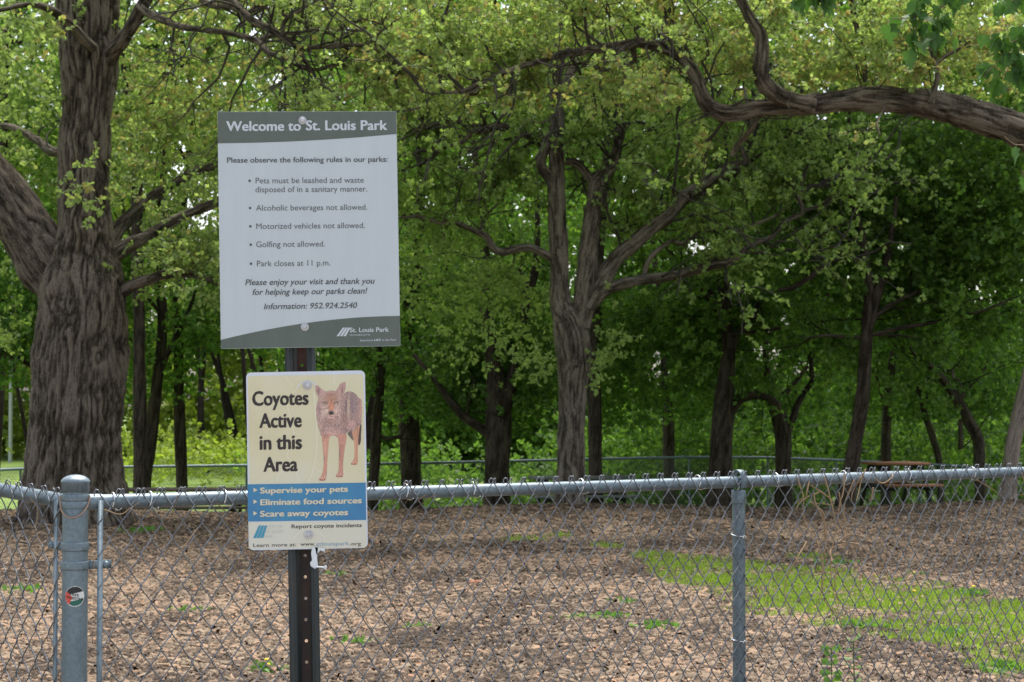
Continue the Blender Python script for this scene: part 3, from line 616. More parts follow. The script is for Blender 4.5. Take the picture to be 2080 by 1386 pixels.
mid('dense green tree half hidden behind the left edge and the great oak', [(-60, 1060, 60), (-50, 900, 52), (-40, 700, 46), (-20, 500, 40), (0, 300, 34), (10, 100, 26)], 34,
    [[(-40, 700, 20), (10, 720, 15), (60, 740, 12), (90, 760, 8)]], 'greenleaf', [(20, 680, 0, .9, 1.3, .85, 40, .25), (40, 560, 1, 1.3, 1.3, 1.2, 50, .3), (30, 400, 1, 1.6, 1.3, 1.6, 50, .5), (90, 120, 1, 1.5, 1.2, 1.4, 40, .55), (60, 690, 0, .7, .9, .5, 18, .25)], nl=3, keep=kl, seed=4)
kc = clear((1118, 300, 1200, 1040), (744, 800, 800, 960), (850, 880, 980, 1000))
mid('slim trunk just right of the signs behind the far fence', [(756, 1060, 26), (758, 1000, 24), (762, 930, 22), (765, 860, 21), (772, 800, 20), (775, 740, 18), (770, 650, 16), (760, 500, 14)], 38,
    [[(771, 884, 7), (785, 893, 9), (800, 889, 9), (815, 887, 8)]], 'greenleaf', [(800, 700, 0, 1.1, 1.3, .8, 40, .25), (640, 500, 2, 2.0, 1, 2, 30, .45)], nl=3, keep=kc, seed=5)
mid('stout shaded trunk midway between the signs and the double dark trunk', [(836, 1060, 54), (836, 1000, 48), (834, 940, 44), (832, 880, 42), (830, 820, 40), (834, 740, 36), (840, 640, 30), (850, 500, 25), (860, 300, 18)], 40,
    [[(836, 790, 12), (870, 770, 10), (890, 730, 8)], [(845, 680, 12), (880, 610, 10), (905, 560, 8), (915, 500, 6)]], 'darkleaf', [(860, 760, 0, 1.2, 1.4, 1.0, 60, .3), (920, 660, .5, 1.6, 1.3, .9, 60, .35), (840, 600, 0, 1.2, 1.4, .8, 46, .5), (900, 860, 2, .7, 1, .7, 18, .6), (880, 500, 2, 1.5, 1.2, 1.2, 40, .6)], nl=4, keep=kc, seed=6)
mid('broad dark double trunk with a long slanting limb left of the central oak', [(1010, 1060, 62), (1010, 1000, 56), (1010, 940, 54), (1012, 880, 54), (1012, 830, 52), (1008, 780, 44), (1000, 720, 34), (990, 640, 28), (985, 540, 22), (980, 400, 16)], 35,
    [[(1002, 895, 22), (984, 875, 22), (960, 860, 20), (939, 845, 19), (925, 828, 18), (912, 812, 17), (893, 786, 14), (870, 755, 11), (840, 720, 8)], [(1022, 850, 30), (1034, 800, 26), (1045, 740, 20), (1060, 680, 16), (1070, 600, 20), (1085, 560, 18), (1092, 500, 14), (1090, 400, 10)], [(1072, 605, 12), (1058, 580, 11), (1055, 545, 9), (1060, 510, 7)], [(948, 840, 6), (955, 800, 5), (965, 770, 4)]],
    'darkleaf', [(1000, 740, 1, 1.3, 1.3, .7, 60, .3), (1060, 830, 2, .7, 1.2, 1.0, 34, .45), (930, 740, 1, 1.1, 1.3, .5, 34, .3), (1080, 640, 1, .9, 1.3, .9, 34, .5), (1000, 560, 2, 1.6, 1.3, .8, 44, .6), (1080, 940, 3, .5, 1, .6, 20, .7), (960, 930, 3, .5, .8, .4, 12, .5)], nl=4, keep=kc, seed=7)
mid('dark trunk tucked directly behind the right side of the central oak', [(1212, 1060, 36), (1210, 960, 30), (1208, 860, 28), (1206, 740, 28), (1210, 640, 26), (1215, 560, 22), (1225, 400, 18), (1235, 200, 14)], 34,
    [], 'greenleaf', [(1290, 780, 2, 1.1, 1.3, 1.3, 80, .35), (1270, 920, 3, .9, 1.2, .7, 44, .5), (1240, 660, 1, .8, 1.2, .6, 26, .3), (1240, 240, 3, 1.2, 1.2, 1.4, 50, .8), (1340, 150, 3, 1.2, 1.0, 1.2, 34, .8)], nl=4, keep=kc, seed=8)
mid('thin dark trunk in the gap between the central oak and the arching tree', [(1362, 1060, 30), (1360, 980, 26), (1358, 900, 24), (1357, 840, 22), (1352, 780, 18), (1345, 700, 14), (1340, 600, 11)], 44,
    [[(1354, 815, 9), (1335, 812, 8), (1318, 804, 6)], [(1358, 820, 9), (1375, 812, 8), (1400, 798, 7), (1440, 780, 6)]], 'greenleaf', [(1320, 640, 1, 1.4, 1.4, .8, 56, .35), (1420, 860, 1, .8, 1.2, .8, 40, .5), (1400, 680, 1, 1.4, 1.3, .9, 50, .3), (1330, 960, 2, .9, 1, .4, 26, .5)], nl=3, seed=9)
mid('tall tree with a knot hole and an arm arching to the right', [(1460, 1060, 64), (1462, 1000, 56), (1464, 940, 50), (1466, 880, 46), (1470, 830, 44), (1474, 780, 36), (1480, 726, 30), (1478, 680, 27), (1472, 620, 24), (1460, 500, 20), (1450, 380, 15)], 33,
    [[(1478, 855, 20), (1488, 834, 20), (1504, 811, 20), (1531, 803, 18), (1560, 808, 17), (1580, 822, 14)], [(1482, 720, 16), (1500, 680, 14), (1530, 640, 12), (1560, 560, 10)], [(1470, 640, 12), (1440, 590, 10), (1410, 560, 8)]],
    'darkleaf', [(1420, 640, 1, 1.4, 1.3, .6, 70, .4), (1500, 620, 1, 1.2, 1.2, .6, 60, .35), (1520, 720, 1, .9, 1.2, .7, 30, .35), (1540, 900, 3, .7, 1, .7, 34, .7), (1500, 450, 1, 1.5, 1.3, .8, 60, .6), (1420, 960, 3, .5, 1, .3, 14, .6)], nl=4, seed=10)
mid('forked tree right of the arching arm in the shaded middle distance', [(1592, 1060, 42), (1592, 1000, 38), (1591, 940, 34), (1590, 885, 34), (1580, 841, 32), (1568, 812, 26), (1560, 770, 18), (1555, 700, 14), (1560, 600, 12)], 36,
    [[(1598, 880, 18), (1608, 859, 17), (1616, 835, 15), (1623, 815, 14), (1640, 790, 13), (1651, 770, 12), (1648, 730, 11), (1660, 650, 10), (1700, 560, 9), (1750, 490, 7)], [(1572, 812, 14), (1600, 795, 11), (1640, 745, 8)]],
    'greenleaf', [(1640, 880, 2, .9, 1.2, .9, 50, .55), (1640, 640, 1, 1.3, 1.3, .7, 56, .35), (1600, 500, 1, 1.5, 1.3, .9, 60, .4), (1660, 960, 3, .6, 1, .4, 16, .4), (1680, 400, 2, 1.6, 1.2, 1, 70, .35)], nl=4, seed=11)
mid('slanting brown tree with split bark standing left of the brown picnic table', [(1712, 1060, 50), (1718, 1020, 44), (1724, 980, 38), (1730, 950, 34), (1737, 900, 31), (1744, 860, 29), (1752, 800, 28), (1757, 740, 26), (1760, 690, 26), (1762, 640, 24), (1765, 590, 22), (1758, 530, 18), (1749, 470, 16), (1735, 425, 15), (1724, 384, 14), (1717, 349, 13), (1722, 290, 10), (1724, 240, 8), (1735, 150, 6)], 29.8,
    [[(1764, 670, 22), (1774, 630, 22), (1786, 582, 22), (1800, 540, 17), (1810, 480, 13), (1820, 400, 9)], [(1718, 352, 10), (1700, 330, 10), (1682, 306, 9), (1668, 275, 8), (1655, 240, 6)], [(1760, 682, 10), (1774, 679, 10), (1835, 666, 9), (1908, 654, 8), (1950, 642, 7), (1994, 632, 6), (2060, 605, 4)],
     [(1756, 686, 11), (1749, 686, 10), (1706, 684, 8), (1670, 682, 6), (1630, 690, 4)], [(1768, 660, 11), (1790, 632, 10), (1825, 612, 9), (1870, 590, 6)], [(1748, 480, 10), (1700, 520, 12), (1650, 560, 13), (1610, 585, 12), (1580, 590, 9)], [(1775, 682, 4), (1830, 682, 4), (1880, 692, 3), (1940, 705, 2)], [(1724, 384, 5, -.3), (1735, 345, 4, -.5), (1742, 300, 4, -.7), (1746, 275, 3, -.8)], [(1718, 364, 6), (1690, 362, 6), (1650, 372, 6), (1635, 400, 6), (1625, 430, 5)]],
    'darkleaf', [(1650, 480, 1, 1.0, 1.2, .6, 36, .35), (1860, 540, 1, 1.6, 1.2, .7, 80, .3), (1820, 340, 1, 1.6, 1.2, .7, 80, .4), (1650, 300, 1, 1.2, 1.2, .5, 44, .45), (1900, 620, 1.5, 1.3, 1, .3, 24, .3)], nl=3, seed=12, bark='bark2')
mid('pale grey leaning trunk at the right edge beside the far fence', [(2044, 1035, 50), (2048, 1018, 42), (2050, 985, 34), (2053, 950, 33), (2058, 905, 32), (2065, 866, 32), (2078, 812, 32), (2100, 730, 31), (2125, 640, 29), (2150, 500, 26), (2170, 300, 22)], 29.6,
    [], 'darkleaf', [(2020, 440, 1, 1.4, 1.2, .9, 80, .4), (2010, 560, 2, 1.1, 1.2, .6, 34, .3), (2050, 320, 1, 1.2, 1, .6, 50, .4)], nl=2, bark='bark3', seed=13, lim_lo=.8)
mid('dark crooked tree leaning left in the shade on the far right', [(1995, 1060, 24), (1990, 960, 24), (1987, 895, 23), (1970, 860, 23), (1954, 830, 22), (1940, 805, 21), (1925, 783, 20), (1900, 755, 18), (1879, 733, 16), (1860, 690, 14), (1855, 620, 12), (1870, 500, 10)], 38,
    [[(1948, 815, 10), (1975, 780, 8), (1995, 760, 6), (2010, 720, 5)], [(1952, 913, 12), (1951, 850, 10), (1948, 800, 8)]], 'darkleaf', [(2000, 700, 1, 1.3, 1.2, .6, 46, .3), (1960, 760, 3, 1.2, 1, .6, 30, .3), (2040, 860, 3, .9, 1, 1.1, 50, .25), (1880, 460, 1, 1.6, 1.2, .8, 70, .35)], nl=3, seed=14)
mid('slender dark stem bending between the brown table and the right edge', [(1912, 1060, 16), (1910, 990, 15), (1907, 935, 14), (1895, 890, 14), (1880, 845, 13), (1868, 800, 12), (1862, 765, 10), (1850, 700, 9), (1830, 620, 8)], 42,
    [[(1878, 840, 7), (1885, 800, 6), (1905, 770, 5)]], 'darkleaf', [(1840, 820, 2, .9, 1.2, .8, 40, .5), (1900, 840, 4, .9, 1.2, .8, 34, .35), (1820, 740, 1, 1.2, 1, .5, 44, .3)], nl=2, seed=15)
mid('shaded trunk behind the slanting brown tree, above the brown picnic table', [(1800, 1060, 24), (1800, 960, 22), (1799, 902, 20), (1802, 850, 19), (1806, 800, 18), (1812, 740, 18), (1818, 690, 17), (1822, 600, 15), (1800, 400, 12)], 40,
    [[(1802, 860, 8), (1790, 800, 7), (1780, 765, 6)]], 'greenleaf', [(1780, 880, 3, .9, 1.2, .9, 40, .5), (1840, 640, 3, 1.2, 1, .7, 30, .4), (1740, 330, 4, 1.6, 1, 1.2, 44, .5), (2040, 200, 3, 1.4, 1, 1.3, 60, .5)], nl=3, seed=16)
RN = np.random.default_rng(77); random.seed(5)

# --- far-off woodland: one leafy mass beyond the lawn, with thin stems
lb, sb = MB(), MB()
for (x0, x1, Z, y0, y1, n_, tn) in ((-900, 620, 92, 640, 950, 330, .55), (-900, 620, 100, 380, 760, 260, .5), (600, 1250, 84, 760, 965, 60, .3), (1200, 3000, 70, 800, 990, 40, .05), (1200, 3000, 78, 640, 840, 30, .05),  (-900, 200, 96, 250, 460, 90, .3), (600, 1500, 96, 80, 560, 200, .45), (1500, 3000, 90, 150, 560, 170, .2), (-100, 900, 98, 120, 420, 90, .5)):
    for k in range(n_):
        px, py = random.uniform(x0, x1), random.uniform(y0, y1)
        c = P(px, py, Z + random.uniform(-5, 6)); c[2] = max(c[2], -.8)
        blob(lb, None, c, (1.5, 1.5, 1.0), 4, 9, 5, .32, cr=.7, L=.7, tint=tn + random.gauss(0, .12), keep=clear((372, 360, 446, 475)))
for k in range(70):
    px = random.uniform(-800, 2800); Z = random.uniform(66, 88); b0 = np.array(base_at(px, Z)); b0[2] -= .2
    w1 = wander(b0, (random.gauss(0, .15), 0, 1), random.uniform(6, 11), 8, .08, .1)
    tube(sb, w1, np.linspace(random.uniform(.09, .2), .05, 9), 6, False)
wl = tag(link('far_woodland', None, None), 'distant yellow green woodland edge beyond the lawn behind all the trees', 'woodland', kind='stuff')
part('foliage', lb, M['farleaf'], wl, kind='stuff'); part('stems', sb, M['bark2'], wl, kind='stuff')
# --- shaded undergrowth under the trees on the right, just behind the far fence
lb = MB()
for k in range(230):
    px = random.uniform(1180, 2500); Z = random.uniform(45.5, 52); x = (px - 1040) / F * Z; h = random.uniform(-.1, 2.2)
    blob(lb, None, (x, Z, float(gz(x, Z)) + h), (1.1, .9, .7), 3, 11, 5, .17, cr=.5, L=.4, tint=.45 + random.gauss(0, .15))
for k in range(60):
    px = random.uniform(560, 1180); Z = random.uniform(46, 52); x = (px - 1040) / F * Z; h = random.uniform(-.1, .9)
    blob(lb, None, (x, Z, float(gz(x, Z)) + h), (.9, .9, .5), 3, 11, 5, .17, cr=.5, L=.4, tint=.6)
bb_ = MB()
for k in range(60):
    px = random.uniform(-260, 640); Z = random.uniform(62, 74); x = (px - 1040) / F * Z; h = random.uniform(.1, 1.3) * (1 if px > 120 else .0)
    if px > 120: blob(bb_, None, (x, Z, float(gz(x, Z)) + h), (1.3, .9, .6), 3, 11, 5, .2, cr=.5, L=.4, tint=.95)
tag(link('bushes', bb_.mesh('bushes'), M['farleaf']), 'bright yellow green bushes at the lawn edge seen between the great oak and the signs', 'bushes', kind='stuff')
lb2_ = MB(); lb3_ = MB()
for (x0, x1, Z, y0, y1, n_, tn) in ((620, 1260, 76, 640, 965, 230, .6), (-200, 2200, 82, -250, 160, 330, .9), (500, 1500, 80, 160, 640, 190, .7)):
    for k in range(n_):
        c = P(random.uniform(x0, x1), random.uniform(y0, y1), Z + random.uniform(-5, 6)); c[2] = max(c[2], -.8)
        blob(lb3_, None, c, (1.4, 1.3, .9), 4, 9, 5, .27, cr=.6, L=.6, tint=tn + random.gauss(0, .2))
tag(link('middle_woodland', lb3_.mesh('middle_woodland'), M['greenleaf']), 'mid green leafy woodland filling the gaps behind the central oak up to the treetops', 'woodland', kind='stuff')
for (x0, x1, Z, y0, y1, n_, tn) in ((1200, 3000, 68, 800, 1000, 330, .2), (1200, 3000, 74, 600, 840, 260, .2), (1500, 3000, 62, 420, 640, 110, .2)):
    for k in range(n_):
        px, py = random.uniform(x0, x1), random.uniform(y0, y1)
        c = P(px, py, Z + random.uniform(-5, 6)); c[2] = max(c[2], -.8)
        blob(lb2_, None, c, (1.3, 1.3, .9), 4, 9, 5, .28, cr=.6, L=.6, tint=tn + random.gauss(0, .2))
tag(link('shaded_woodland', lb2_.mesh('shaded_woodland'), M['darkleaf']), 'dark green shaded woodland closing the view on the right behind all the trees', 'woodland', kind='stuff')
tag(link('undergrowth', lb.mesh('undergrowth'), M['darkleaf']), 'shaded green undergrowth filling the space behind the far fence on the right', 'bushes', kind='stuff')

# --- maple leaves hanging close to the camera at the top right
def near_branch(label, twigs, Zn, nleaf, seed):
    rs = np.random.default_rng(seed); random.seed(seed)
    root = thing('leafy_branch', label, 'branch', tuple(P(twigs[0][0][0], twigs[0][0][1], Zn)))
    tb = MB(); pts = []
    for tw in twigs:
        q = crom(px_path(tw, Zn), .02); tube(tb, q[:, :3], q[:, 3], 6); pts.append(q[:, :3])
    part('twig', tb, M['twigb'], root, True)
    # one lobed, gently folded blade, reused by every leaf
    out = [(0, 0), (-.16, -.06), (-.42, .02), (-.36, .16), (-.55, .36), (-.36, .42), (-.33, .66), (-.17, .66), (0, 1.0), (.17, .66), (.33, .66), (.36, .42), (.55, .36), (.36, .16), (.42, .02), (.16, -.06)]
    n = len(out); mes = []
    for var in range(3):
        v = [(x, y, abs(x) * (.22 + .12 * var) - y * y * (.18 + .1 * var)) for x, y in out] + [(0, .4, -.03)]
        m_ = MB(); m_.add(v, [(i, (i + 1) % n, n) for i in range(n)], rs.uniform(.3, .9, n)); me = m_.mesh('leaf'); me.materials.append(M['nearleaf']); mes.append(me)
    for k in range(nleaf):
        pl = pts[rs.integers(len(pts))]; p = pl[rs.integers(len(pl))] + rs.normal(0, .018, 3)
        o = bpy.data.objects.new('leaf', mes[k % 3]); COL.objects.link(o); o.parent = root
        o.location = Vector(p) - root.location
        s = rs.uniform(.05, .085); o.scale = (s, s, s)
        d = Vector((rs.normal(0, .6), rs.normal(0, .5), -1 + rs.normal(0, .35)))
        o.rotation_euler = (d.to_track_quat('Y', 'Z') @ Matrix.Rotation(rs.uniform(-1.4, 1.4), 4, 'Y').to_quaternion()).to_euler()
    return root
M['twigb'] = mat('reddish_twig', (.14, .09, .05), .7)
Zn = 7.8
near_branch('broad dark green maple leaves hanging at the top right above the heavy limb', [[(1985, -60, 5), (1925, 5, 4), (1880, 30, 3), (1830, 38, 2.5), (1812, 37, 2)], [(1870, 32, 3), (1860, 60, 2.5), (1850, 90, 2)], [(1940, -20, 3), (1890, -8, 2), (1850, 8, 2)], [(1900, 20, 2), (1905, 50, 2), (1895, 80, 2)]], Zn, 58, 1)
near_branch('drooping bright green maple leaves at the right edge near the top', [[(2130, 60, 5), (2080, 76, 3), (2045, 88, 3), (2010, 80, 2.5), (1960, 78, 2)], [(2100, 70, 3), (2060, 110, 2.5), (2030, 150, 2), (2010, 178, 2)], [(2120, -30, 4), (2060, 0, 3), (2035, 15, 2)], [(2045, 88, 2), (2030, 120, 2), (1995, 158, 2)], [(2120, 130, 3), (2075, 140, 2), (2060, 165, 2)]], Zn, 62, 2)
near_branch('single low sprig of maple leaves at the right edge over the heavy limb', [[(2150, 320, 4), (2080, 296, 3), (2060, 294, 2.5), (2040, 278, 2)], [(2150, 380, 3), (2090, 370, 2), (2075, 345, 2)]], Zn, 9, 3)
near_branch('small dark cluster of maple leaves hanging from the top edge', [[(1720, -80, 4), (1690, -30, 3), (1665, 0, 2)], [(1690, -30, 2), (1640, -10, 2), (1620, 0, 2)]], Zn, 26, 4)

# ------------------------------------------------------------------ far chain link fence
def far_fence(label, pts, half=.033, post_px=()):
    root = thing('chain_link_fence', label, 'fence', tuple(pts[0] - np.array((0, 0, 1.22))))
    rb = MB(); tube(rb, np.array(pts), .03, 6); part('top_rail', rb, M['galv'], root, True)
    wb = MB()
    for a, b in zip(pts[:-1], pts[1:]):
        L = np.linalg.norm(b - a); n = int(L / half); t = (b - a) / L; m_ = 26
        side = np.array((-t[1], t[0], 0)); i = np.arange(n + 1)
        for j in range(m_):
            ii = i[(i + j) % 2 == 0][:-1]
            A0 = a + t * (ii * half)[:, None] - np.array((0, 0, 1)) * j * .047
            for s_ in (1, -1):
                B0 = A0 + t * half * s_ - np.array((0, 0, 1)) * .047
                v = np.stack((A0 - t * .0024, A0 + t * .0024, B0 + t * .0024, B0 - t * .0024), 1)
                wb.add(v.reshape(-1, 3), np.arange(len(ii))[:, None] * 4 + np.array([[0, 1, 2, 3]]))
    part('wire_mesh', wb, M['wire'], root, kind='stuff')
    for a, b in zip(pts[:-1], pts[1:]):
        L = np.linalg.norm(b - a); n = max(1, round(L / 3.05))
        for k in range(n):
            p = a + (b - a) * k / n; q = MB(); g = float(gz(p[0], p[1] + .06))
            tube(q, [(p[0], p[1] + .06, g - .05), (p[0], p[1] + .06, p[2])], .024, 8); part('post', q, M['galv'], root, True)
    return root
far_fence('long low chain link fence crossing behind the trees in the middle distance', [P(-150, 962, 40), P(40, 953, 40), P(250, 949, 40), P(500, 946, 40), P(760, 943, 40.5), P(1000, 938, 41.5), P(1200, 933, 42.5), P(1400, 929, 43), P(1560, 930, 43), P(1700, 935, 41.5), P(1870, 943, 39.5), P(2150, 958, 36.5)])
far_fence('second far chain link fence running off to the right behind the brown table', [P(1720, 1008, 45), P(1960, 976, 52), P(2300, 935, 64)])

# ------------------------------------------------------------------ picnic tables
def picnic(label, px, py_top, Z, rz, Lt, mt, mf, W=.72):
    x = (px - 1040) / F * Z; zt = P(px, py_top, Z)[2]; zg = float(gz(x, Z)); H = zt - zg
    root = thing('picnic_table', label, 'picnic table', (x, Z, zg)); root.rotation_euler = (0, 0, rz)
    def lp(name, mb, m): return link(name, mb.mesh(name), m, root)
    for k in range(5):
        m_ = MB(); box(m_, (0, -W / 2 + W / 10 + k * W / 5, H - .02), (Lt, W / 5 - .008, .04)); lp('top_plank', m_, mt)
    for s in (-1, 1):
        for k in (0, 1):
            m_ = MB(); box(m_, (0, s * (W / 2 + .28 + k * .13), H * .6), (Lt, .12, .038)); lp('seat_plank', m_, mt)
    for s in (-1, 1):
        m_ = MB(); box(m_, (s * Lt * .36, 0, H * .55), (.045, 2 * (W / 2 + .38), .09)); box(m_, (s * Lt * .36, 0, H - .075), (.045, W * .92, .07)); lp('crossbeam', m_, mf)
        for t in (-1, 1):
            m_ = MB(); box(m_, (s * Lt * .36 + s * .045, t * .42, H * .47), (.045, .09, H * 1.02), rx=t * .5); lp('leg', m_, mf)
    return root
wred = noisy('stained_wood', (.26, .115, .06), (.38, .18, .10), 6, .7, .3, stretch=(1, 8, 8))
wdk = noisy('weathered_wood', (.07, .05, .04), (.13, .10, .08), 6, .8, .3, stretch=(1, 8, 8))
mgr = noisy('grey_plank', (.10, .11, .10), (.17, .18, .17), 6, .6, .2)
mdk = mat('dark_metal', (.03, .032, .035), .5, .4)
picnic('picnic table with a reddish brown top beside the slanting brown tree', 1818, 939, 33.5, .25, .95, wred, mdk)
picnic('dark picnic table half hidden behind the base of the central oak', 1180, 968, 33, .12, 1.7, mgr, mdk)
picnic('dark brown picnic table between the great oak and the signs', 385, 992, 32.5, .04, 2.1, wdk, mdk)

# light pole on the far lawn
lp_x = (22 - 1040) / F * 84
root = thing('light_pole', 'slim pale metal pole on the far lawn at the left edge', 'pole', (lp_x, 84, float(gz(lp_x, 84))))
q = MB(); tube(q, [(lp_x, 84, float(gz(lp_x, 84)) - .05), (lp_x, 84, 4), (lp_x, 84, 8.5)], [.085, .07, .05], 10); part('shaft', q, mat('pole_metal', (.45, .47, .48), .4, .3), root, True)
q = MB(); tube(q, [(lp_x, 84, 8.5), (lp_x + .7, 84, 8.8), (lp_x + 1.4, 84, 8.75)], .035, 6); box(q, (lp_x + 1.7, 84, 8.72), (.6, .25, .12)); part('lamp_arm', q, M['galv'], root)

# ------------------------------------------------------------------ near chain link fence
def fZ(px): return 4.0 / (0.690 - 0.00011 * (px - 300)) 
RAILH = CH - .294
A0 = np.array(((155 - 1040) / F * fZ(155), fZ(155))); A1 = np.array(((2000 - 1040) / F * fZ(2000), fZ(2000)))
tR = (A1 - A0) / np.linalg.norm(A1 - A0)
aZ = 4.0 / .672; Aleft = np.array(((0 - 1040) / F * aZ, aZ)); tL = (Aleft - A0) / np.linalg.norm(Aleft - A0)
fence = thing('chain_link_fence', 'grey galvanised chain link fence in the foreground with capped corner post and top rail', 'fence', (*A0, 0))
HV, HW = .0465, .033
def wire_mesh_(flip, var):
    rs = np.random.default_rng(var); top = RAILH + .021 + .010; n = 25; pts = []
    for j in range(n):
        a, b = (0, 1) if (j + flip) % 2 == 0 else (1, 0)
        fwd = -1 if b < a else 1          # which way this run leans decides front or back
        jx = rs.normal(0, .0012, 2)
        for t in (.0, .1, .25, .5, .75, .9):
            s = .45 * t + .55 * t * t * (3 - 2 * t); x = (a + (b - a) * s) * HW
            ov = (.0026 if a else -.0026) * max(0, 1 - t / .14) - (.0026 if a else -.0026) * max(0, (t - .86) / .14)
            y = fwd * .0042 * math.sin(math.pi * min(1, t * 1.0)) ** .5 if t > 0 else 0
            pts.append((x + ov + jx[0] * t, y, top - (j + t) * HV))
    pts = np.array(pts)
    # knuckle: the cut end curls over its neighbour
    x0 = pts[0, 0]; s = 1 if flip == 0 else -1   # neighbour lies outward
    o = -1 if x0 < HW / 2 else 1
    k = [(x0 + o * .010, .006, top - .014), (x0 + o * .0105, .0045, top - .001), (x0 + o * .007, .001, top + .006), (x0 + o * .001, -.003, top + .004)]
    pts = np.vstack((k, pts[1:])); mb = MB(); tube(mb, pts, .00205, 6, True); return mb.mesh('wire', True)
wires = {(f, v): wire_mesh_(f, v * 7 + f) for f in (0, 1) for v in range(5)}
for me in wires.values(): me.materials.append(M['wire'])
def mesh_run(t, s0, n, slope=0.):
    ang = math.atan2(t[1], t[0]); nrm = np.array((t[1], -t[0])); nrm = nrm if nrm[1] < 0 else -nrm
    for k in range(n):
        o = bpy.data.objects.new('wire', wires[(k % 2, random.randint(0, 4))]); COL.objects.link(o); o.parent = fence
        p = t * (s0 + k * HW) + nrm * (.021 + .006)
        o.location = (p[0], p[1], slope * (s0 + k * HW)); o.rotation_euler = (random.gauss(0, .0015), random.gauss(0, .002), ang)
        if t[0] < 0: o.rotation_euler[2] = ang + math.pi
random.seed(3)
Lr = np.linalg.norm(A1 - A0)
mesh_run(tR, .062, int((Lr + .45) / HW)); mesh_run(tL, .060, 20, .055)
def fp(s, t=tR, h=0., out=0.):
    nrm = np.array((t[1], -t[0])); nrm = nrm if nrm[1] < 0 else -nrm
    q = A0 + t * s + nrm * out; return (q[0], q[1], h)
q = MB(); tube(q, [fp(.075, h=RAILH), fp(Lr * .5, h=RAILH - .004), fp(Lr + .6, h=RAILH)], .021, 28); part('top_rail', q, M['galv'], fence, True)
q = MB(); tube(q, [fp(.07, tL, RAILH + .003), fp(.72, tL, RAILH + .072 * .6)], .021, 28); part('top_rail', q, M['galv'], fence, True)
# corner post
def lathe(mb, c, prof, sides=36):
    a = np.arange(sides) / sides * 2 * math.pi
    v = np.array([(c[0] + r * math.cos(x), c[1] + r * math.sin(x), z) for r, z in prof for x in a])
    i = np.arange(len(prof) - 1)[:, None] * sides; j = np.arange(sides)[None]; k = (j + 1) % sides
    mb.add(v, np.stack((i + j, i + k, i + sides + k, i + sides + j), -1).reshape(-1, 4)); return mb
rp = .0365; mmp = fZ(155) / F
def zy(py): return CH - (py - 813) * mmp
q = MB(); lathe(q, A0, [(rp, -.05), (rp, .4), (rp, zy(985))]); part('corner_post', q, M['galv'], fence, True)
zt = zy(978); q = MB(); lathe(q, A0, [(rp, zt - .030), (.0395, zt - .030), (.0395, zt - .004), (.0415, zt - .002), (.0415, zt + .002), (.036, zt + .009), (.026, zt + .0155), (.013, zt + .019), (.001, zt + .020)]); part('post_cap', q, M['galv'], fence, True)
for py, hh in ((1010, .018), (1025, .019)):
    q = MB(); z = zy(py); lathe(q, A0, [(rp, z - hh / 2), (.0392, z - hh / 2), (.0398, z - hh / 2 + .002), (.0398, z + hh / 2 - .002), (.0392, z + hh / 2), (rp, z + hh / 2)]); part('brace_band', q, M['galv'], fence, True)
for (t, py) in ((tL, 1109), (tR, 1147)):
    z = zy(py); hh = .024; q = MB(); lathe(q, A0, [(rp, z - hh / 2), (.040, z - hh / 2), (.0405, z - hh / 2 + .003), (.0405, z + hh / 2 - .003), (.040, z + hh / 2), (rp, z + hh / 2)])
    c = fp(.066, t, z, .020); box(q, c, (.070, .012, hh), math.atan2(t[1], t[0])); part('tension_band', q, M['galv'], fence, True)
    q = MB(); p0 = fp(.088, t, z, .020); nrm = np.array((fp(.08, t, z, .03))) - np.array(p0); nrm /= np.linalg.norm(nrm)
    tube(q, [np.array(p0), np.array(p0) + nrm * .010, np.array(p0) + nrm * .014], [.010, .010, .006], 12); part('carriage_bolt', q, M['galv'], fence, True)
for t, s in ((tL, .062), (tR, .066)):
    q = MB(); box(q, fp(s, t, RAILH / 2, .024), (.0155, .0055, RAILH + .012), math.atan2(t[1], t[0])); part('tension_bar', q, M['galv'], fence)
    q = MB(); tube(q, [fp(.034, t, RAILH), fp(.078, t, RAILH)], .0235, 20); part('rail_end', q, M['galv'], fence, True)
# rust-brown wire looped round the post under the bands
q = MB(); pts = []
for k in range(15):
    a = math.pi * (1.02 + .96 * k / 14); s = math.sin(math.pi * k / 14)
    pts.append((A0[0] + .0425 * math.cos(a) * (1.0), A0[1] + .047 * math.sin(a), zy(1006) - .062 * s ** .75))
tube(q, crom(np.hstack((pts, np.full((15, 1), .002))), .004)[:, :3], .0021, 6); part('tie_wire', q, M['rustwire'], fence, True, label='rust brown wire looped round the corner post')
# line post with loop cap
s_lp = None
for s in np.linspace(.5, 4.5, 2000):
    p = A0 + tR * s
    if 1040 + p[0] / p[1] * F > 1499: s_lp = s; break
mlp = (A0 + tR * s_lp)[1] / F
c = fp(s_lp, tR, 0, .0)
q = MB(); lathe(q, c[:2], [(.0235, -.05), (.0235, .5), (.0235, RAILH - .045)], 28); part('line_post', q, M['galv'], fence, True)
q = MB(); lathe(q, c[:2], [(.0235, RAILH - .082), (.0262, RAILH - .082), (.0265, RAILH - .078), (.0265, RAILH - .038), (.025, RAILH - .032), (.004, RAILH - .028)], 28); part('post_cap', q, M['galv'], fence, True)
q = MB(); ring = []
nrm = np.array((tR[1], -tR[0], 0)); nrm = nrm if nrm[1] < 0 else -nrm; tt = np.array((*tR, 0))
for k in range(17):
    a = math.pi * (-.18 + 1.36 * k / 16); ring.append(np.array((c[0], c[1], RAILH - .001)) + nrm * .029 * math.cos(a) + np.array((0, 0, 1)) * .040 * math.sin(a))
ring = np.array(ring); v = np.stack((ring - tt * .0135, ring + tt * .0135, ring * 1 + tt * .0135 + 0, ring - tt * .0135), 1)
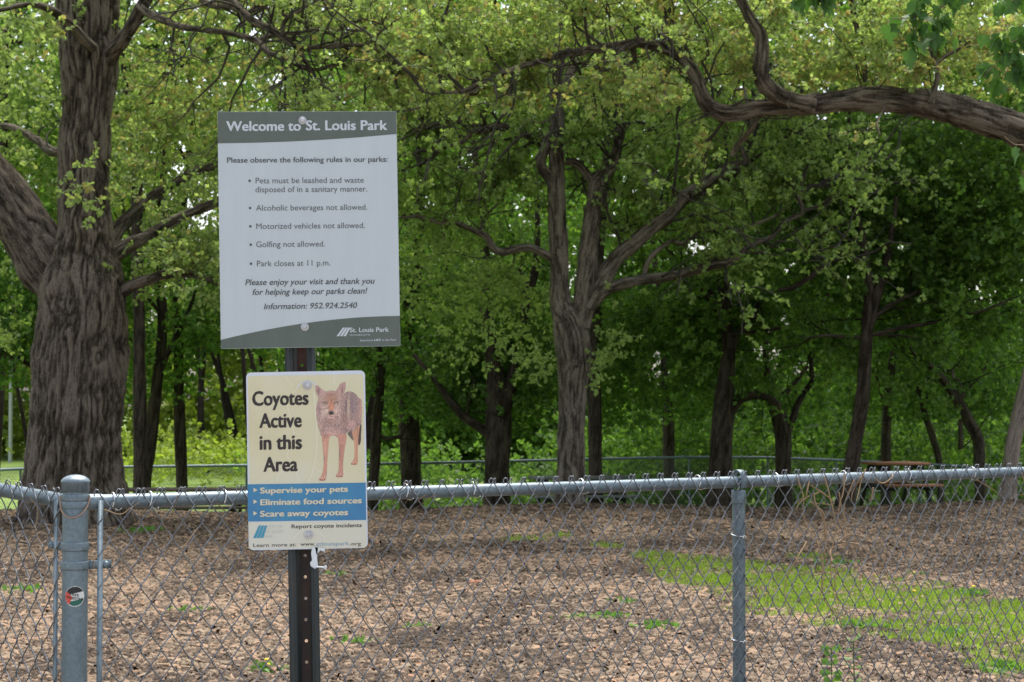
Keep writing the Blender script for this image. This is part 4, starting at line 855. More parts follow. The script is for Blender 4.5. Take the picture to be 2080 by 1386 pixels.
cen = np.array((c[0], c[1], RAILH)); off = (ring - cen) / np.linalg.norm(ring - cen, axis=1)[:, None] * .0028
v = np.stack((ring - tt * .0135, ring + tt * .0135, ring + off + tt * .0135, ring + off - tt * .0135), 1)
f = []
for k in range(16):
    for e in range(4): f.append((k * 4 + e, k * 4 + (e + 1) % 4, k * 4 + 4 + (e + 1) % 4, k * 4 + 4 + e))
q.add(v.reshape(-1, 3), f); part('rail_loop', q, M['galv'], fence, True)
# bright aluminium ties on rail and post
tie = mat('aluminium_tie', (.72, .74, .76), .25, .9)
def coil(p, ax1, ax2, r, n=1.2, gap=.004, ax3=None):
    pts = [np.array(p) + ax1 * r * math.cos(x) + ax2 * r * math.sin(x) + (ax3 if ax3 is not None else 0) * gap * x for x in np.linspace(-.6, n * 2 * math.pi - .6, int(14 * n))]
    q = MB(); tube(q, pts, .0019, 6); return q
ez = np.array((0, 0, 1.))
for px in (225, 300, 450, 820, 955, 1175, 1412, 1570, 1708, 1838, 1970):
    s = None
    for s in np.linspace(.05, 4.6, 1500):
        p = A0 + tR * s
        if 1040 + p[0] / p[1] * F > px: break
    part('tie_wire', coil(fp(s, tR, RAILH, .0), nrm, ez, .0265, .95, .005, tt), tie, fence, True)
for py in (1093, 1304):
    z = CH - (py - 813) * mlp; part('tie_wire', coil((c[0], c[1], z), tt, nrm * 1.0, .0275, .9, .004, ez), tie, fence, True)
    q = MB(); b0 = np.array(fp(s_lp - .004, tR, z, .030)); tube(q, [b0, b0 + ez * .006 - tt * .004, b0 + ez * .012 + tt * .003, b0 + ez * .004 + tt * .010], .0019, 5); part('tie_end', q, tie, fence, True)
# sticker on the corner post
stk_c = np.array((A0[0], A0[1])); zs = zy(1208); rs_ = 20.5 * mmp
ST = {n_: mat('sticker_' + n_, c_, .5) for n_, c_ in (('black', (.02, .02, .02)), ('white', (.68, .68, .66)), ('green', (.02, .12, .09)), ('red', (.62, .09, .06)))}
ang0 = math.atan2(-A0[1], -A0[0]) - .0
def on_post(u_, v_, e=.0006):
    r_ = rp + e; a = ang0 + u_ / r_; return (A0[0] + r_ * math.cos(a), A0[1] + r_ * math.sin(a), zs + v_)
def sticker_patch(test, e):
    n = 40; mb = MB(); V, Fc = {}, []
    g = np.linspace(-rs_, rs_, n + 1)
    for i in range(n):
        for j in range(n):
            u0, v0 = (g[i] + g[i + 1]) / 2, (g[j] + g[j + 1]) / 2
            if u0 * u0 + v0 * v0 < rs_ ** 2 and test(u0 / rs_, v0 / rs_):
                Fc.append([V.setdefault(k, len(V)) for k in ((i, j), (i + 1, j), (i + 1, j + 1), (i, j + 1))])
    inv = sorted(V, key=V.get); mb.add([on_post(g[i], g[j], e) for i, j in inv], Fc); return mb
def rot(u_, v_): a = -.18; return u_ * math.cos(a) - v_ * math.sin(a), u_ * math.sin(a) + v_ * math.cos(a)
stick = part('sticker', sticker_patch(lambda a, b: True, .0005), ST['white'], fence, label='round red, black, white and green sticker on the corner post')
for nm, fn in (('black', lambda a, b: rot(a, b)[1] > .32 and abs(a * a + b * b) < .92), ('green', lambda a, b: rot(a, b)[1] < -.38 and a * a + b * b < .86), ('red', lambda a, b: rot(a, b)[0] < -.95 + .75 * (1 - abs(rot(a, b)[1] + .02) / .95) and a * a + b * b < .97)):
    part('print', sticker_patch(fn, .0008 if nm != 'red' else .0010), ST[nm], stick)
# dry tendrils woven in the mesh
M['straw'] = mat('dry_vine', (.34, .23, .13), .8); M['vine'] = mat('brown_vine', (.14, .09, .06), .85)
def onf(px, py, out=.03):
    lo, hi = .0, 4.9
    t = tR if px > 155 else tL
    for _ in range(40):
        m_ = (lo + hi) / 2; p = A0 + t * m_; x = 1040 + p[0] / p[1] * F
        if (x < px) == (px > 155): lo = m_
        else: hi = m_
    p = A0 + t * lo; q = P(px, py, p[1]); return np.array(fp(lo, t, q[2], out))
def vine(label, lines, m, wd=.0016, grp=None, seed=1):
    rs = np.random.default_rng(seed)
    root = thing('dry_vine', label, 'vine', tuple(onf(*lines[0][0])), grp)
    for L_ in lines:
        p = np.array([onf(*a, out=.03 + rs.normal(0, .012)) for a in L_]); p = np.hstack((p, np.linspace(1.25, .5, len(p))[:, None] * wd))
        q = crom(p, .01); q[:, :3] += np.cumsum(rs.normal(0, .0004, (len(q), 3)), 0); mb = MB(); tube(mb, q[:, :3], q[:, 3], 5); part('stem', mb, m, root, True)
    return root
vine('second tangle of pale dry vine caught beside the first, nearer the line post', [[(1610, 970), (1618, 1010), (1630, 1060), (1648, 1110), (1655, 1170), (1650, 1230)], [(1660, 968), (1668, 1010), (1676, 1070), (1672, 1140), (1684, 1210), (1700, 1270)], [(1715, 975), (1708, 1030), (1712, 1090), (1725, 1150), (1730, 1210)], [(1630, 1100), (1600, 1130), (1585, 1180), (1580, 1230)], [(1700, 1100), (1740, 1110), (1775, 1150), (1800, 1200)], [(1650, 1000), (1610, 1020), (1590, 1050)], [(1685, 1100), (1720, 1085), (1755, 1095)]], M['straw'], .0024, seed=9)
vine('dry straw coloured vine hanging down the mesh right of the line post', [[(1701, 962), (1697, 1000), (1692, 1020), (1696, 1055), (1700, 1090), (1698, 1110)], [(1640, 1000), (1642, 1022), (1655, 1050), (1662, 1080), (1660, 1120), (1668, 1140)], [(1641, 1020), (1655, 1040), (1664, 1070), (1670, 1100), (1672, 1130)], [(1633, 978), (1625, 1002), (1628, 1012), (1612, 1022), (1604, 1035)], [(1745, 952), (1740, 975), (1728, 1000), (1718, 1015)], [(1733, 968), (1730, 990), (1720, 1005), (1716, 1018)], [(1770, 972), (1778, 982), (1795, 968), (1800, 962)], [(1664, 1130), (1657, 1170), (1665, 1220), (1680, 1250), (1692, 1290), (1705, 1330)], [(1680, 1150), (1678, 1190), (1690, 1230)], [(1676, 1140), (1690, 1115), (1710, 1105), (1735, 1115), (1760, 1140)], [(1690, 1000), (1698, 1030), (1701, 1060), (1702, 1090)], [(1755, 990), (1756, 1020), (1752, 1010)], [(1640, 985), (1665, 1005), (1680, 1022), (1640, 1020)]], M['straw'], .0026, seed=1)
vine('thin tangle of brown tendrils low in the mesh left of the sign post', [[(430, 1020), (470, 1060), (500, 1110), (545, 1150), (590, 1190)], [(560, 1120), (530, 1150), (500, 1180), (470, 1190), (440, 1170)], [(600, 1130), (560, 1170), (540, 1210), (530, 1250)], [(505, 1130), (520, 1160), (545, 1180), (580, 1185), (600, 1200)], [(480, 1100), (500, 1140), (505, 1180), (510, 1230)], [(575, 1115), (590, 1150), (594, 1210), (590, 1280)], [(350, 1005), (340, 1040), (330, 1080), (320, 1130)]], M['vine'], .0013, seed=2)
vine('wispy tendrils caught in the mesh just right of the signs', [[(810, 978), (800, 1010), (790, 1040), (775, 1080), (760, 1110), (752, 1150)], [(855, 1005), (835, 1020), (815, 1040), (800, 1080), (797, 1150), (803, 1220)], [(750, 1100), (765, 1150), (780, 1200), (798, 1260), (790, 1330)], [(830, 985), (822, 1015), (812, 1045)], [(800, 1060), (830, 1040), (860, 1010), (875, 1004)], [(670, 1150), (700, 1190), (720, 1230), (745, 1280)]], M['vine'], .0014, seed=3)
vine('pale dry stems leaning on the mesh near the right edge', [[(2080, 1280), (2050, 1300), (2030, 1330), (2028, 1350)], [(2012, 1128), (2008, 1180), (2000, 1220), (1996, 1250)], [(2060, 960), (2068, 1010), (2074, 1080), (2076, 1150)], [(1975, 975), (1995, 990), (2020, 1008)], [(2080, 1000), (2055, 1008), (2040, 1016)], [(1782, 1105), (1778, 1140), (1772, 1170)]], M['straw'], .0016, seed=4)
vine('curled dry grass blades hanging on the corner post bands', [[(75, 1010), (88, 1035), (92, 1070), (110, 1100), (135, 1112), (170, 1122)], [(180, 1130), (185, 1150), (172, 1180)], [(205, 1035), (235, 1045), (260, 1030), (275, 1020)], [(390, 1075), (380, 1120), (375, 1160), (370, 1190)], [(395, 1070), (360, 1110), (335, 1150)], [(320, 1045), (325, 1065), (335, 1072)]], M['straw'], .0013, seed=5)
q = MB(); pts = [onf(52, 1050), onf(48, 1070), onf(52, 1088), onf(62, 1100), onf(74, 1102)]; tube(q, crom(np.hstack((pts, np.ones((5, 1)))), .01)[:, :3], .0022, 5); box(q, onf(52, 1054), (.012, .012, .016))
o = thing('cable_tie', 'black plastic cable tie knotted in the mesh left of the corner post', 'cable tie', tuple(onf(52, 1054))); part('strap', q, M['black'], o)

# ------------------------------------------------------------------ sign post and signs
SM = .00126; ZS = 5.04; ROLL = R(-1.1)
def frame(name, label, cat, px, py, yaw, dy=0.):
    o = thing(name, label, cat, tuple(P(px, py, ZS + dy))); o.rotation_euler = (0, ROLL, yaw); return o
def lpart(name, mb, m, root, smooth=False, label=None, kind=None):
    return tag(link(name, mb.mesh(name, smooth) if isinstance(mb, MB) else mb, m, root), label=label, kind=kind)
# u-channel post
pm = noisy('painted_post_steel', (.008, .012, .012), (.020, .027, .028), 9, .55, .3, c3=(.04, .033, .028), spec=.4, stretch=(1, 1, .4))
rust = noisy('rusty_post_steel', (.014, .013, .013), (.035, .022, .018), 7, .7, .4, c3=(.10, .035, .025), stretch=(1, 1, .3))
pb = P(636, 813, ZS + .03)
sp = thing('sign_post', 'black green steel channel post with rusty centre and punched holes, holding both signs', 'sign post', (pb[0], pb[1], 0.)); sp.rotation_euler = (0, ROLL, R(-3)); sp.location.x += .0
W2 = .039
HT = 1.98; zs_h = [k * .0545 + .02 for k in range(int(HT / .0545))]
# flanges and side walls (proud towards the camera), recessed web with holes
for s in (-1, 1):
    q = MB(); box(q, (s * .0315, -.018, HT / 2 - .1), (.0155, .0035, HT)); lpart('flange', q, pm, sp)
    q = MB(); 
    v = [(s * .0238, -.0197, -.1), (s * .0238, -.0197, HT - .1), (s * .0148, .010, HT - .1), (s * .0148, .010, -.1), (s * .0208, -.0197, -.1), (s * .0208, -.0197, HT - .1), (s * .0118, .010, HT - .1), (s * .0118, .010, -.1)]
    q.add(v, [(0, 1, 2, 3), (7, 6, 5, 4), (0, 4, 5, 1), (1, 5, 6, 2), (2, 6, 7, 3), (3, 7, 4, 0)]); lpart('side_wall', q, pm, sp)
q = MB(); ww = .0148; hr = .0042
zz = [-.1]
cells = []
for h in zs_h: cells.append(h)
zprev = -.1
for h in cells:
    z0, z1 = h - .008, h + .008
    q.add([(-ww, .0095, zprev), (ww, .0095, zprev), (ww, .0095, z0), (-ww, .0095, z0)], [(0, 1, 2, 3)])
    ring = [(hr * math.cos(x), .0095, h + hr * math.sin(x)) for x in np.arange(12) / 12 * 2 * math.pi]
    sq = []
    for x in np.arange(12) / 12 * 2 * math.pi:
        cx_, sx_ = math.cos(x), math.sin(x); k = min(ww / max(abs(cx_), 1e-6), .008 / max(abs(sx_), 1e-6)); sq.append((cx_ * k, .0095, h + sx_ * k))
    cor = [(ww, .0095, z1), (-ww, .0095, z1), (-ww, .0095, z0), (ww, .0095, z0)]
    q.add(ring + sq, [(i, i + 12, (i + 1) % 12 + 12, (i + 1) % 12) for i in range(12)])
    ang = lambda p_: math.atan2(p_[2] - h, p_[0]) % (2 * math.pi)
    for cc in cor:
        a = ang(cc); i = int(a / (2 * math.pi / 12)) % 12; q.add([sq[i], cc, sq[(i + 1) % 12]], [(0, 1, 2)])
    zprev = z1
q.add([(-ww, .0095, zprev), (ww, .0095, zprev), (ww, .0095, HT - .1), (-ww, .0095, HT - .1)], [(0, 1, 2, 3)])
lpart('web', q, rust, sp)

# lettering
def text_mesh(s, bold=0., shear=0., space=1.0, fat=0.):
    cu = bpy.data.curves.new('lettering', 'FONT'); cu.body = s; cu.size = 1; cu.offset = bold; cu.shear = shear; cu.space_character = space; cu.extrude = 0; cu.resolution_u = 3
    o = bpy.data.objects.new('tmp', cu); COL.objects.link(o); bpy.context.view_layer.update()
    me = bpy.data.meshes.new_from_object(o.evaluated_get(bpy.context.evaluated_depsgraph_get())); bpy.data.objects.remove(o); bpy.data.curves.remove(cu)
    if fat:
        v = [tuple(x.co) for x in me.vertices]; f = [tuple(p.vertices) for p in me.polygons]; V, Fs = [], []
        for k, (dx, dy) in enumerate(((-1, -.5), (-.33, .5), (.33, -.5), (1, .5))):
            Fs += [tuple(i + len(V) for i in q_) for q_ in f]; V += [(a + dx * fat, b + dy * fat, k * .01) for a, b, c in v]
        m2_ = bpy.data.meshes.new('lettering'); m2_.from_pydata(V, [], Fs); m2_.update(); return m2_
    return me
_h = text_mesh('H'); CAP = max(v.co.y for v in _h.vertices)
class Sign:
    """maps crop pixels of the photo to the flat sign face"""
    def __init__(s, root, W, H, tl, tr, br, bl): s.root, s.W, s.H, s.q = root, W, H, [np.array(a, float) for a in (tl, tr, br, bl)]
    def uv(s, x, y):
        tl, tr, br, bl = s.q; u = v = .5
        for _ in range(12):
            xl = tl + (bl - tl) * v; xr = tr + (br - tr) * v; u = (x - xl[0]) / (xr[0] - xl[0])
            yt = tl + (tr - tl) * u; yb = bl + (br - bl) * u; v = (y - yt[1]) / (yb[1] - yt[1])
        return (u - .5) * s.W, (.5 - v) * s.H
    def text(s, st, x0, x1, yb, cap, m, bold=0., shear=0., d=.0016, name='lettering', space=1.0):
        me = text_mesh(st, 0, shear, space, bold); a, z = s.uv((x0 + x1) / 2, yb); w_ = s.uv(x1, yb)[0] - s.uv(x0, yb)[0]
        h = s.uv(x0, yb - cap)[1] - s.uv(x0, yb)[1]; n = len(me.vertices); co = np.zeros(n * 3); me.vertices.foreach_get('co', co); co = co.reshape(-1, 3)
        mn, mx = co[:, 0].min(), co[:, 0].max()
        X = (co[:, 0] - (mn + mx) / 2) / (mx - mn) * w_ + a; Zc = z + co[:, 1] / CAP * h
        me.vertices.foreach_set('co', np.stack((X, -d - co[:, 2] * .004, Zc), -1).ravel()); me.update(); me.materials.clear(); me.materials.append(m)
        return link(name, me, None, s.root)
    def poly(s, pts, m, d=.0013, name='print', label=None, closed=True):
        v = [(*s.uv(x, y),) for x, y in pts]; me = bpy.data.meshes.new(name)
        me.from_pydata([(x, -d, z) for x, z in v], [], [tuple(range(len(v)))]); me.update()
        return tag(link(name, me, m, s.root), label=label)
def panel(W, H, rad, th, m, root, seg=6):
    pts = []
    for (cx_, cz_, a0) in ((W / 2 - rad, H / 2 - rad, 0), (-W / 2 + rad, H / 2 - rad, 90), (-W / 2 + rad, -H / 2 + rad, 180), (W / 2 - rad, -H / 2 + rad, 270)):
        for k in range(seg + 1):
            a = R(a0 + 90 * k / seg); pts.append((cx_ + rad * math.cos(a), cz_ + rad * math.sin(a)))
    n = len(pts); me = bpy.data.meshes.new('panel')
    v = [(x, -.001, z) for x, z in pts] + [(x, -.001 + th, z) for x, z in pts]
    me.from_pydata(v, [], [tuple(range(n)), tuple(range(2 * n - 1, n - 1, -1))] + [(i, i + n, (i + 1) % n + n, (i + 1) % n) for i in range(n)]); me.update()
    return link('panel', me, m, root), pts
def bolt(root, x, z, r=.0105, m=None):
    q = MB(); s = 20
    def lat(prof, sd, ph=0):
        a = np.arange(sd) / sd * 2 * math.pi + ph; v = np.array([(x + r_ * math.cos(t), -y_, z + r_ * math.sin(t)) for r_, y_ in prof for t in a])
        i = np.arange(len(prof) - 1)[:, None] * sd; j = np.arange(sd)[None]; k = (j + 1) % sd
        q.add(v, np.stack((i + j, i + k, i + sd + k, i + sd + j), -1).reshape(-1, 4))
    lat([(r, .0012), (r, .0028), (r * .9, .0034), (r * .5, .0034)], s); o = lpart('washer', q, m, root, False); q = MB()
    lat([(r * .62, .003), (r * .62, .0085), (r * .52, .0098), (.0002, .0098)], 6, .3); lpart('bolt_head', q, m, root)
zinc = noisy('zinc_bolt', (.38, .37, .38), (.58, .57, .58), 90, .35, .3, metal=.6)

# upper sign
WS, HS = .457, .606
c1 = P(628, 466, ZS)
ws = thing('park_rules_sign', 'pale grey park rules sign with dark green header, upper one on the post', 'sign', tuple(c1)); ws.rotation_euler = (0, ROLL, R(6.3))
white = noisy('sign_white', (.445, .48, .50), (.475, .51, .53), 2.5, .45, 0, stretch=(9, 1, 1.2), spec=.45); edge = white
band = noisy('sign_green', (.085, .105, .085), (.105, .122, .105), 5, .5, 0, stretch=(4, 1, 1))
lt = mat('sign_light_print', (.50, .53, .56), .5); gy = mat('sign_grey_print', (.12, .125, .13), .5); gd = mat('sign_dark_print', (.085, .09, .095), .5)
panel(WS, HS, .002, .002, white, ws)
S1 = Sign(ws, WS, HS, (35, 47), (1017, 42), (1042, 1338), (57, 1352))
top = [(36.5, 48.5), (1015.5, 43.5), (1018, 168)] + [(x, 168 + (1018 - x) * .1 - ((1018 - x) / 978) ** 2 * 44.5) for x in np.linspace(980, 80, 18)] + [(38, 222)]
S1.poly(top, band, name='header_band')
bot = [(55.5, 1303)] + [(x, 1303 - 130 * (1 - (1 - (x - 56) / 984) ** 1.9)) for x in np.linspace(90, 1010, 20)] + [(1038.5, 1172.5), (1040.5, 1336.5), (58.5, 1350.5)]
S1.poly(bot, band, name='footer_band')
S1.text('Welcome to', 84, 492, 151, 52, lt, .03); S1.text('St. Louis Park', 518, 968, 146, 52, lt, .03)
S1.text('Please observe the following rules in our parks:', 88, 970, 325, 29, gd, .022)
for st, x0, x1, yb, bl in (('Pets must be leashed and waste', 244, 838, 440, 1), ('disposed of in a sanitary manner.', 243, 858, 489, 0), ('Alcoholic beverages not allowed.', 246, 858, 590, 1), ('Motorized vehicles not allowed.', 248, 845, 691, 1), ('Golfing not allowed.', 248, 625, 792, 1), ('Park closes at 11 p.m.', 252, 655, 897, 1)):
    S1.text(st, x0, x1, yb, 31, gy, .006)
    if bl:
        bx = 211 + (yb - 440) * .02; S1.poly([(bx + 7.5 * math.cos(t), yb - 12 - 7.5 * math.sin(t)) for t in np.arange(12) / 12 * 6.283], gd, .0016, 'bullet')
S1.text('Please enjoy your visit and thank you', 188, 900, 999, 32, gd, .02, .22); S1.text('for helping keep our parks clean!', 228, 860, 1053, 32, gd, .02, .22)
S1.text('Information: 952.924.2540', 290, 804, 1132, 31, gd, .02, .22)
for k in range(3): S1.poly([(689 + k * 19, 1285 - k * .5), (724 + k * 15, 1237), (736 + k * 15, 1236.5), (703 + k * 19, 1284)], lt, .0016, 'logo_bar')
S1.text('St. Louis Park', 762, 978, 1262 - 1, 24, lt, .02); S1.text('MINNESOTA', 762, 875, 1282, 9, lt, .0, space=1.2); S1.text('Experience', 818, 892, 1312, 11, lt, .0, .2); S1.text('LIFE', 897, 934, 1311, 11, lt, .03, .1); S1.text('in the Park', 941, 1018, 1310, 11, lt, .0, .2)
for bx, by in ((500, 94), (515, 1233)): x_, z_ = S1.uv(bx, by); bolt(ws, x_, z_, .0105, zinc)

# lower sign
WC, HC = .3035, .4535
c2 = P(623.5, 935, ZS + .002)
cs = thing('coyote_warning_sign', 'cream and blue coyote warning sign with a printed coyote, lower one on the post', 'sign', tuple(c2)); cs.rotation_euler = (0, ROLL, R(1.2))
S2 = Sign(cs, WC, HC, (66, 58), (905, 42), (931, 1297), (90, 1319))
cwhite = noisy('sign_border_white', (.54, .56, .63), (.61, .63, .68), 8, .4)
panel(WC, HC, .0125, .002, cwhite, cs)
cream = noisy('sign_cream', (.56, .49, .30), (.62, .56, .38), 2.2, .55, .1, c3=(.60, .59, .52)); blue = noisy('sign_blue', (.045, .17, .34), (.055, .225, .38), 9, .5)
pale = mat('sign_worn_line', (.70, .66, .52), .6)
def rr(x0, y0, x1, y1, r, tiltx=.02, c=(1, 1, 1, 1)):
    pts = []
    for i, (cx_, cy_, a0) in enumerate(((x1 - r, y0 + r, 90), (x0 + r, y0 + r, 180), (x0 + r, y1 - r, 270), (x1 - r, y1 - r, 0))):
        if not c[i]: pts.append(((x1, y0), (x0, y0), (x0, y1), (x1, y1))[i]); continue
        rg = range(7)
        for k in rg: a = R(a0 - 90 + 90 * k / 6 + 0) if False else R({90: 0, 180: 90, 270: 180, 0: 270}[a0] + 90 * k / 6); pts.append((cx_ + r * math.cos(a), cy_ - r * math.sin(a)))
    return [(x + (y - 680) * .0185, y - (x - 500) * .018) for x, y in pts]
S2.poly(rr(90, 76, 905, 843, 18, c=(1, 1, 0, 0)), cream, .0013, 'cream_panel')
S2.poly(rr(76, 844, 911, 1108, 1, c=(0, 0, 0, 0)), blue, .0014, 'blue_band')
S2.poly(rr(80, 1112, 910, 1302, 16, c=(0, 0, 1, 1)), noisy('sign_cream_pale', (.58, .55, .43), (.60, .58, .50), 3, .55), .0013, 'cream_panel')
dkp = mat('sign_black_print', (.035, .025, .025), .55)
for st, x0, x1, yb in (('Coyotes', 110, 510, 288), ('Active', 160, 462, 446), ('in this', 163, 465, 601), ('Area', 190, 435, 757)):
    S2.text(st, x0, x1, yb, 98, dkp, .042)
tan = mat('sign_tan_print', (.62, .54, .38), .55)
for st, x0, x1, yb in (('Supervise your pets', 168, 790, 908), ('Eliminate food sources', 170, 888, 990), ('Scare away coyotes', 168, 792, 1073)):
    S2.text(st, x0, x1, yb, 40, tan, .035, d=.0018)
    S2.poly([(122, yb - 32), (150, yb - 16), (122, yb)], tan, .0018, 'bullet')
S2.text('Report coyote incidents', 391, 888, 1156, 27, dkp, .02); S2.text('Learn more at:', 122, 425, 1292, 25, dkp, .006); S2.text('www.', 455, 560, 1284, 25, dkp, .01)
lb2 = mat('sign_link_print', (.17, .30, .42), .5); S2.text('stlouispark', 568, 800, 1281, 25, lb2, .006); S2.text('.org', 803, 882, 1280, 25, dkp, .006)
fade = mat('sign_faded_print', (.42, .44, .42), .6); tl_ = mat('sign_teal_print', (.05, .26, .38), .5)
S2.text('CITY OF', 222, 326, 1164, 23, fade, 0); S2.text('ST. LOUIS', 208, 332, 1196, 22, fade, 0); S2.text('PARK', 198, 262, 1230, 21, fade, 0)
for k in range(3): S2.poly([(120 + k * 25, 1233 - k), (160 + k * 21, 1143), (178 + k * 21, 1142), (143 + k * 25, 1232 - k)], tl_, .0016, 'logo_bar')
# worn hairlines in the print
def hair(pts, w_, m, d=.0015):
    p = crom(np.array([(x, y, 0, 0) for x, y in pts], float), 12)[:, :2]; t = np.gradient(p, axis=0); n = np.stack((-t[:, 1], t[:, 0]), -1); n /= np.linalg.norm(n, axis=1)[:, None]
    a, b = p + n * w_ / 2, p - n * w_ / 2; v = [(*S2.uv(*q_),) for q_ in np.vstack((a, b))]; k = len(p); mb = MB(); mb.add([(x, -d, z) for x, z in v], [(i, i + 1, i + 1 + k, i + k) for i in range(k - 1)]); lpart('scratch', mb, m, cs)
for pts, w_ in (([(545, 200), (560, 350), (568, 520), (560, 660), (530, 790), (505, 840)], 5), ([(340, 80), (360, 110), (395, 150)], 4), ([(430, 165), (360, 260), (385, 400), (405, 520), (360, 640), (400, 700), (445, 830)], 4), ([(553, 740), (620, 770)], 4), ([(400, 480), (450, 500)], 3), ([(290, 830), (300, 780), (340, 745)], 4), ([(690, 80), (690, 150)], 3)): hair(pts, w_, pale)
silv = mat('bare_aluminium', (.62, .62, .64), .3, .6)
hair([(425, 165), (445, 140), (475, 122), (510, 118), (540, 128), (560, 150)], 9, silv, .0019)
hair([(410, 1228), (450, 1190), (500, 1172), (570, 1185), (630, 1225)], 4, pale)
for bx, by in ((499, 149), (512, 1205)): x_, z_ = S2.uv(bx, by); bolt(cs, x_, z_, .0118, zinc)
# the printed coyote: fine coloured cells on the sign face (crop pixels of a 6.02x enlargement -> sign pixels)
def cm(x, y): return ((x / 6.023 + 620 - 480) * 3.4655, (y / 6.023 + 760 - 740) * 3.4655)
def inpoly(x, y, poly):
    r = np.zeros(x.shape, bool); n = len(poly)
    for i in range(n):
        x0, y0 = poly[i]; x1, y1 = poly[(i + 1) % n]
        if y0 == y1: continue
        c_ = ((y0 > y) != (y1 > y)) & (x < (x1 - x0) * (y - y0) / (y1 - y0) + x0); r ^= c_
    return r
def smooth_poly(p):
    q = np.array([(a, b, 0, 0) for a, b in p + p[:1]], float); return [tuple(r_[:2]) for r_ in crom(q, 9)]
head = smooth_poly([(118, 130), (140, 135), (180, 165), (235, 205), (262, 212), (318, 198), (365, 208), (385, 190), (430, 120), (470, 98), (494, 105), (492, 180), (470, 260), (455, 300), (462, 380), (460, 470), (430, 580), (380, 660), (320, 685), (250, 670), (190, 610), (150, 540), (132, 440), (142, 370), (158, 300), (128, 220)])
body = smooth_poly([(130, 420), (470, 240), (510, 215), (560, 212), (620, 245), (655, 290), (690, 320), (696, 440), (690, 560), (680, 620), (600, 700), (540, 700), (500, 740), (505, 790), (490, 760), (400, 780), (360, 760), (300, 770), (290, 800), (205, 770), (175, 700), (140, 560)])
legL = smooth_poly([(200, 740), (300, 740), (290, 820), (285, 900), (278, 1000), (272, 1100), (268, 1200), (262, 1260), (248, 1308), (200, 1315), (168, 1306), (175, 1280), (205, 1240), (222, 1160), (228, 1080), (222, 980), (212, 860)])
legR = smooth_poly([(395, 740), (500, 740), (505, 800), (492, 880), (478, 980), (468, 1080), (466, 1180), (470, 1250), (455, 1270), (400, 1270), (375, 1252), (395, 1222), (412, 1170), (412, 1080), (415, 960), (408, 840)])
legH = smooth_poly([(560, 660), (640, 560), (690, 480), (690, 560), (670, 650), (655, 760), (650, 860), (645, 960), (648, 1060), (635, 1112), (590, 1118), (560, 1105), (580, 1075), (602, 1030), (605, 940), (598, 840), (580, 750)])
tail = smooth_poly([(655, 650), (690, 620), (686, 740), (682, 830), (665, 875), (650, 860), (650, 780)]); legB = smooth_poly([(515, 730), (560, 690), (580, 720), (598, 800), (592, 818), (560, 790)])
step = 2.6; gx = np.arange(112, 702, step); gy_ = np.arange(92, 1320, step); GX, GY = np.meshgrid(gx, gy_)
x, y = GX.ravel(), GY.ravel(); colr = np.zeros((len(x), 3)); msk = np.zeros(len(x), bool)
nz = vn(np.stack((x * .09, y * .045, x * 0), -1), 31); nz2 = vn(np.stack((x * .03, y * .03, x * 0), -1), 32); nz4 = vn(np.stack((x * .28 + y * .02, y * .10, x * 0), -1), 34); nz3 = vn(np.stack((x * .2, y * .12, x * 0), -1), 33)
def paint(poly, c, nv=.12):
    m_ = inpoly(x, y, poly); colr[m_] = np.array(c) * (1 + nv * 2 * (nz[m_, None] - .5) + nv * 1.4 * (nz3[m_, None] - .5)); msk[m_] = True; return m_
def soft(cx_, cy_, rx, ry, c, k=1., within=None, p=1.5):
    d = np.clip(1 - (((x - cx_) / rx) ** 2 + ((y - cy_) / ry) ** 2), 0, 1) ** p * k
    if within is not None: d = d * within
    colr[:] = colr * (1 - d[:, None]) + np.array(c) * d[:, None]
PK = (.62, .35, .30)
paint(legB, (.18, .14, .16)); paint(tail, (.10, .075, .085)); mh = paint(legH, (.60, .34, .26), .06)
mbd = paint(body, (.42, .30, .32), .22)
soft(585, 360, 110, 200, (.33, .26, .31), .8, mbd); soft(560, 300, 90, 90, (.27, .21, .25), .5, mbd); soft(530, 420, 26, 230, (.60, .50, .44), .8, mbd); soft(500, 400, 22, 150, (.20, .16, .20), .7, mbd); soft(575, 430, 22, 150, (.22, .17, .22), .55, mbd)
soft(480, 560, 60, 150, (.34, .22, .20), .6, mbd); soft(330, 720, 160, 70, (.64, .42, .42), .8, mbd); soft(560, 620, 70, 80, (.62, .40, .42), .8, mbd); soft(680, 430, 40, 160, (.60, .38, .38), .8, mbd); soft(180, 640, 50, 110, (.62, .46, .42), .6, mbd)
ml = paint(legL, PK, .06); mr = paint(legR, (.58, .32, .29), .06)
for (cx_, cy_, rx, ry, c_) in ((250, 760, 50, 50, (.45, .26, .24)), (235, 1040, 14, 60, (.30, .22, .26)), (425, 980, 14, 110, (.27, .18, .20)), (262, 1220, 8, 16, (.1, .1, .15)), (440, 880, 30, 20, (.42, .26, .25)), (245, 900, 16, 150, (.70, .44, .40)), (455, 1000, 14, 160, (.50, .26, .22))): soft(cx_, cy_, rx, ry, c_, .85, ml | mr)
soft(640, 700, 24, 130, (.50, .26, .17), .5, mh); soft(612, 900, 10, 200, (.70, .48, .42), .6, mh)
for pw in ((190, 1300), (215, 1304), (240, 1300), (390, 1262), (415, 1266), (440, 1262), (570, 1108), (595, 1112), (620, 1108)): soft(*pw, 9, 9, (.06, .05, .06), 1., None, 1)
for pw in ((185, 1275), (212, 1278), (240, 1270), (405, 1235), (435, 1235), (585, 1085), (612, 1082)): soft(*pw, 12, 18, (.75, .56, .54), .7)
mhd = paint(head, (.50, .36, .37), .16)
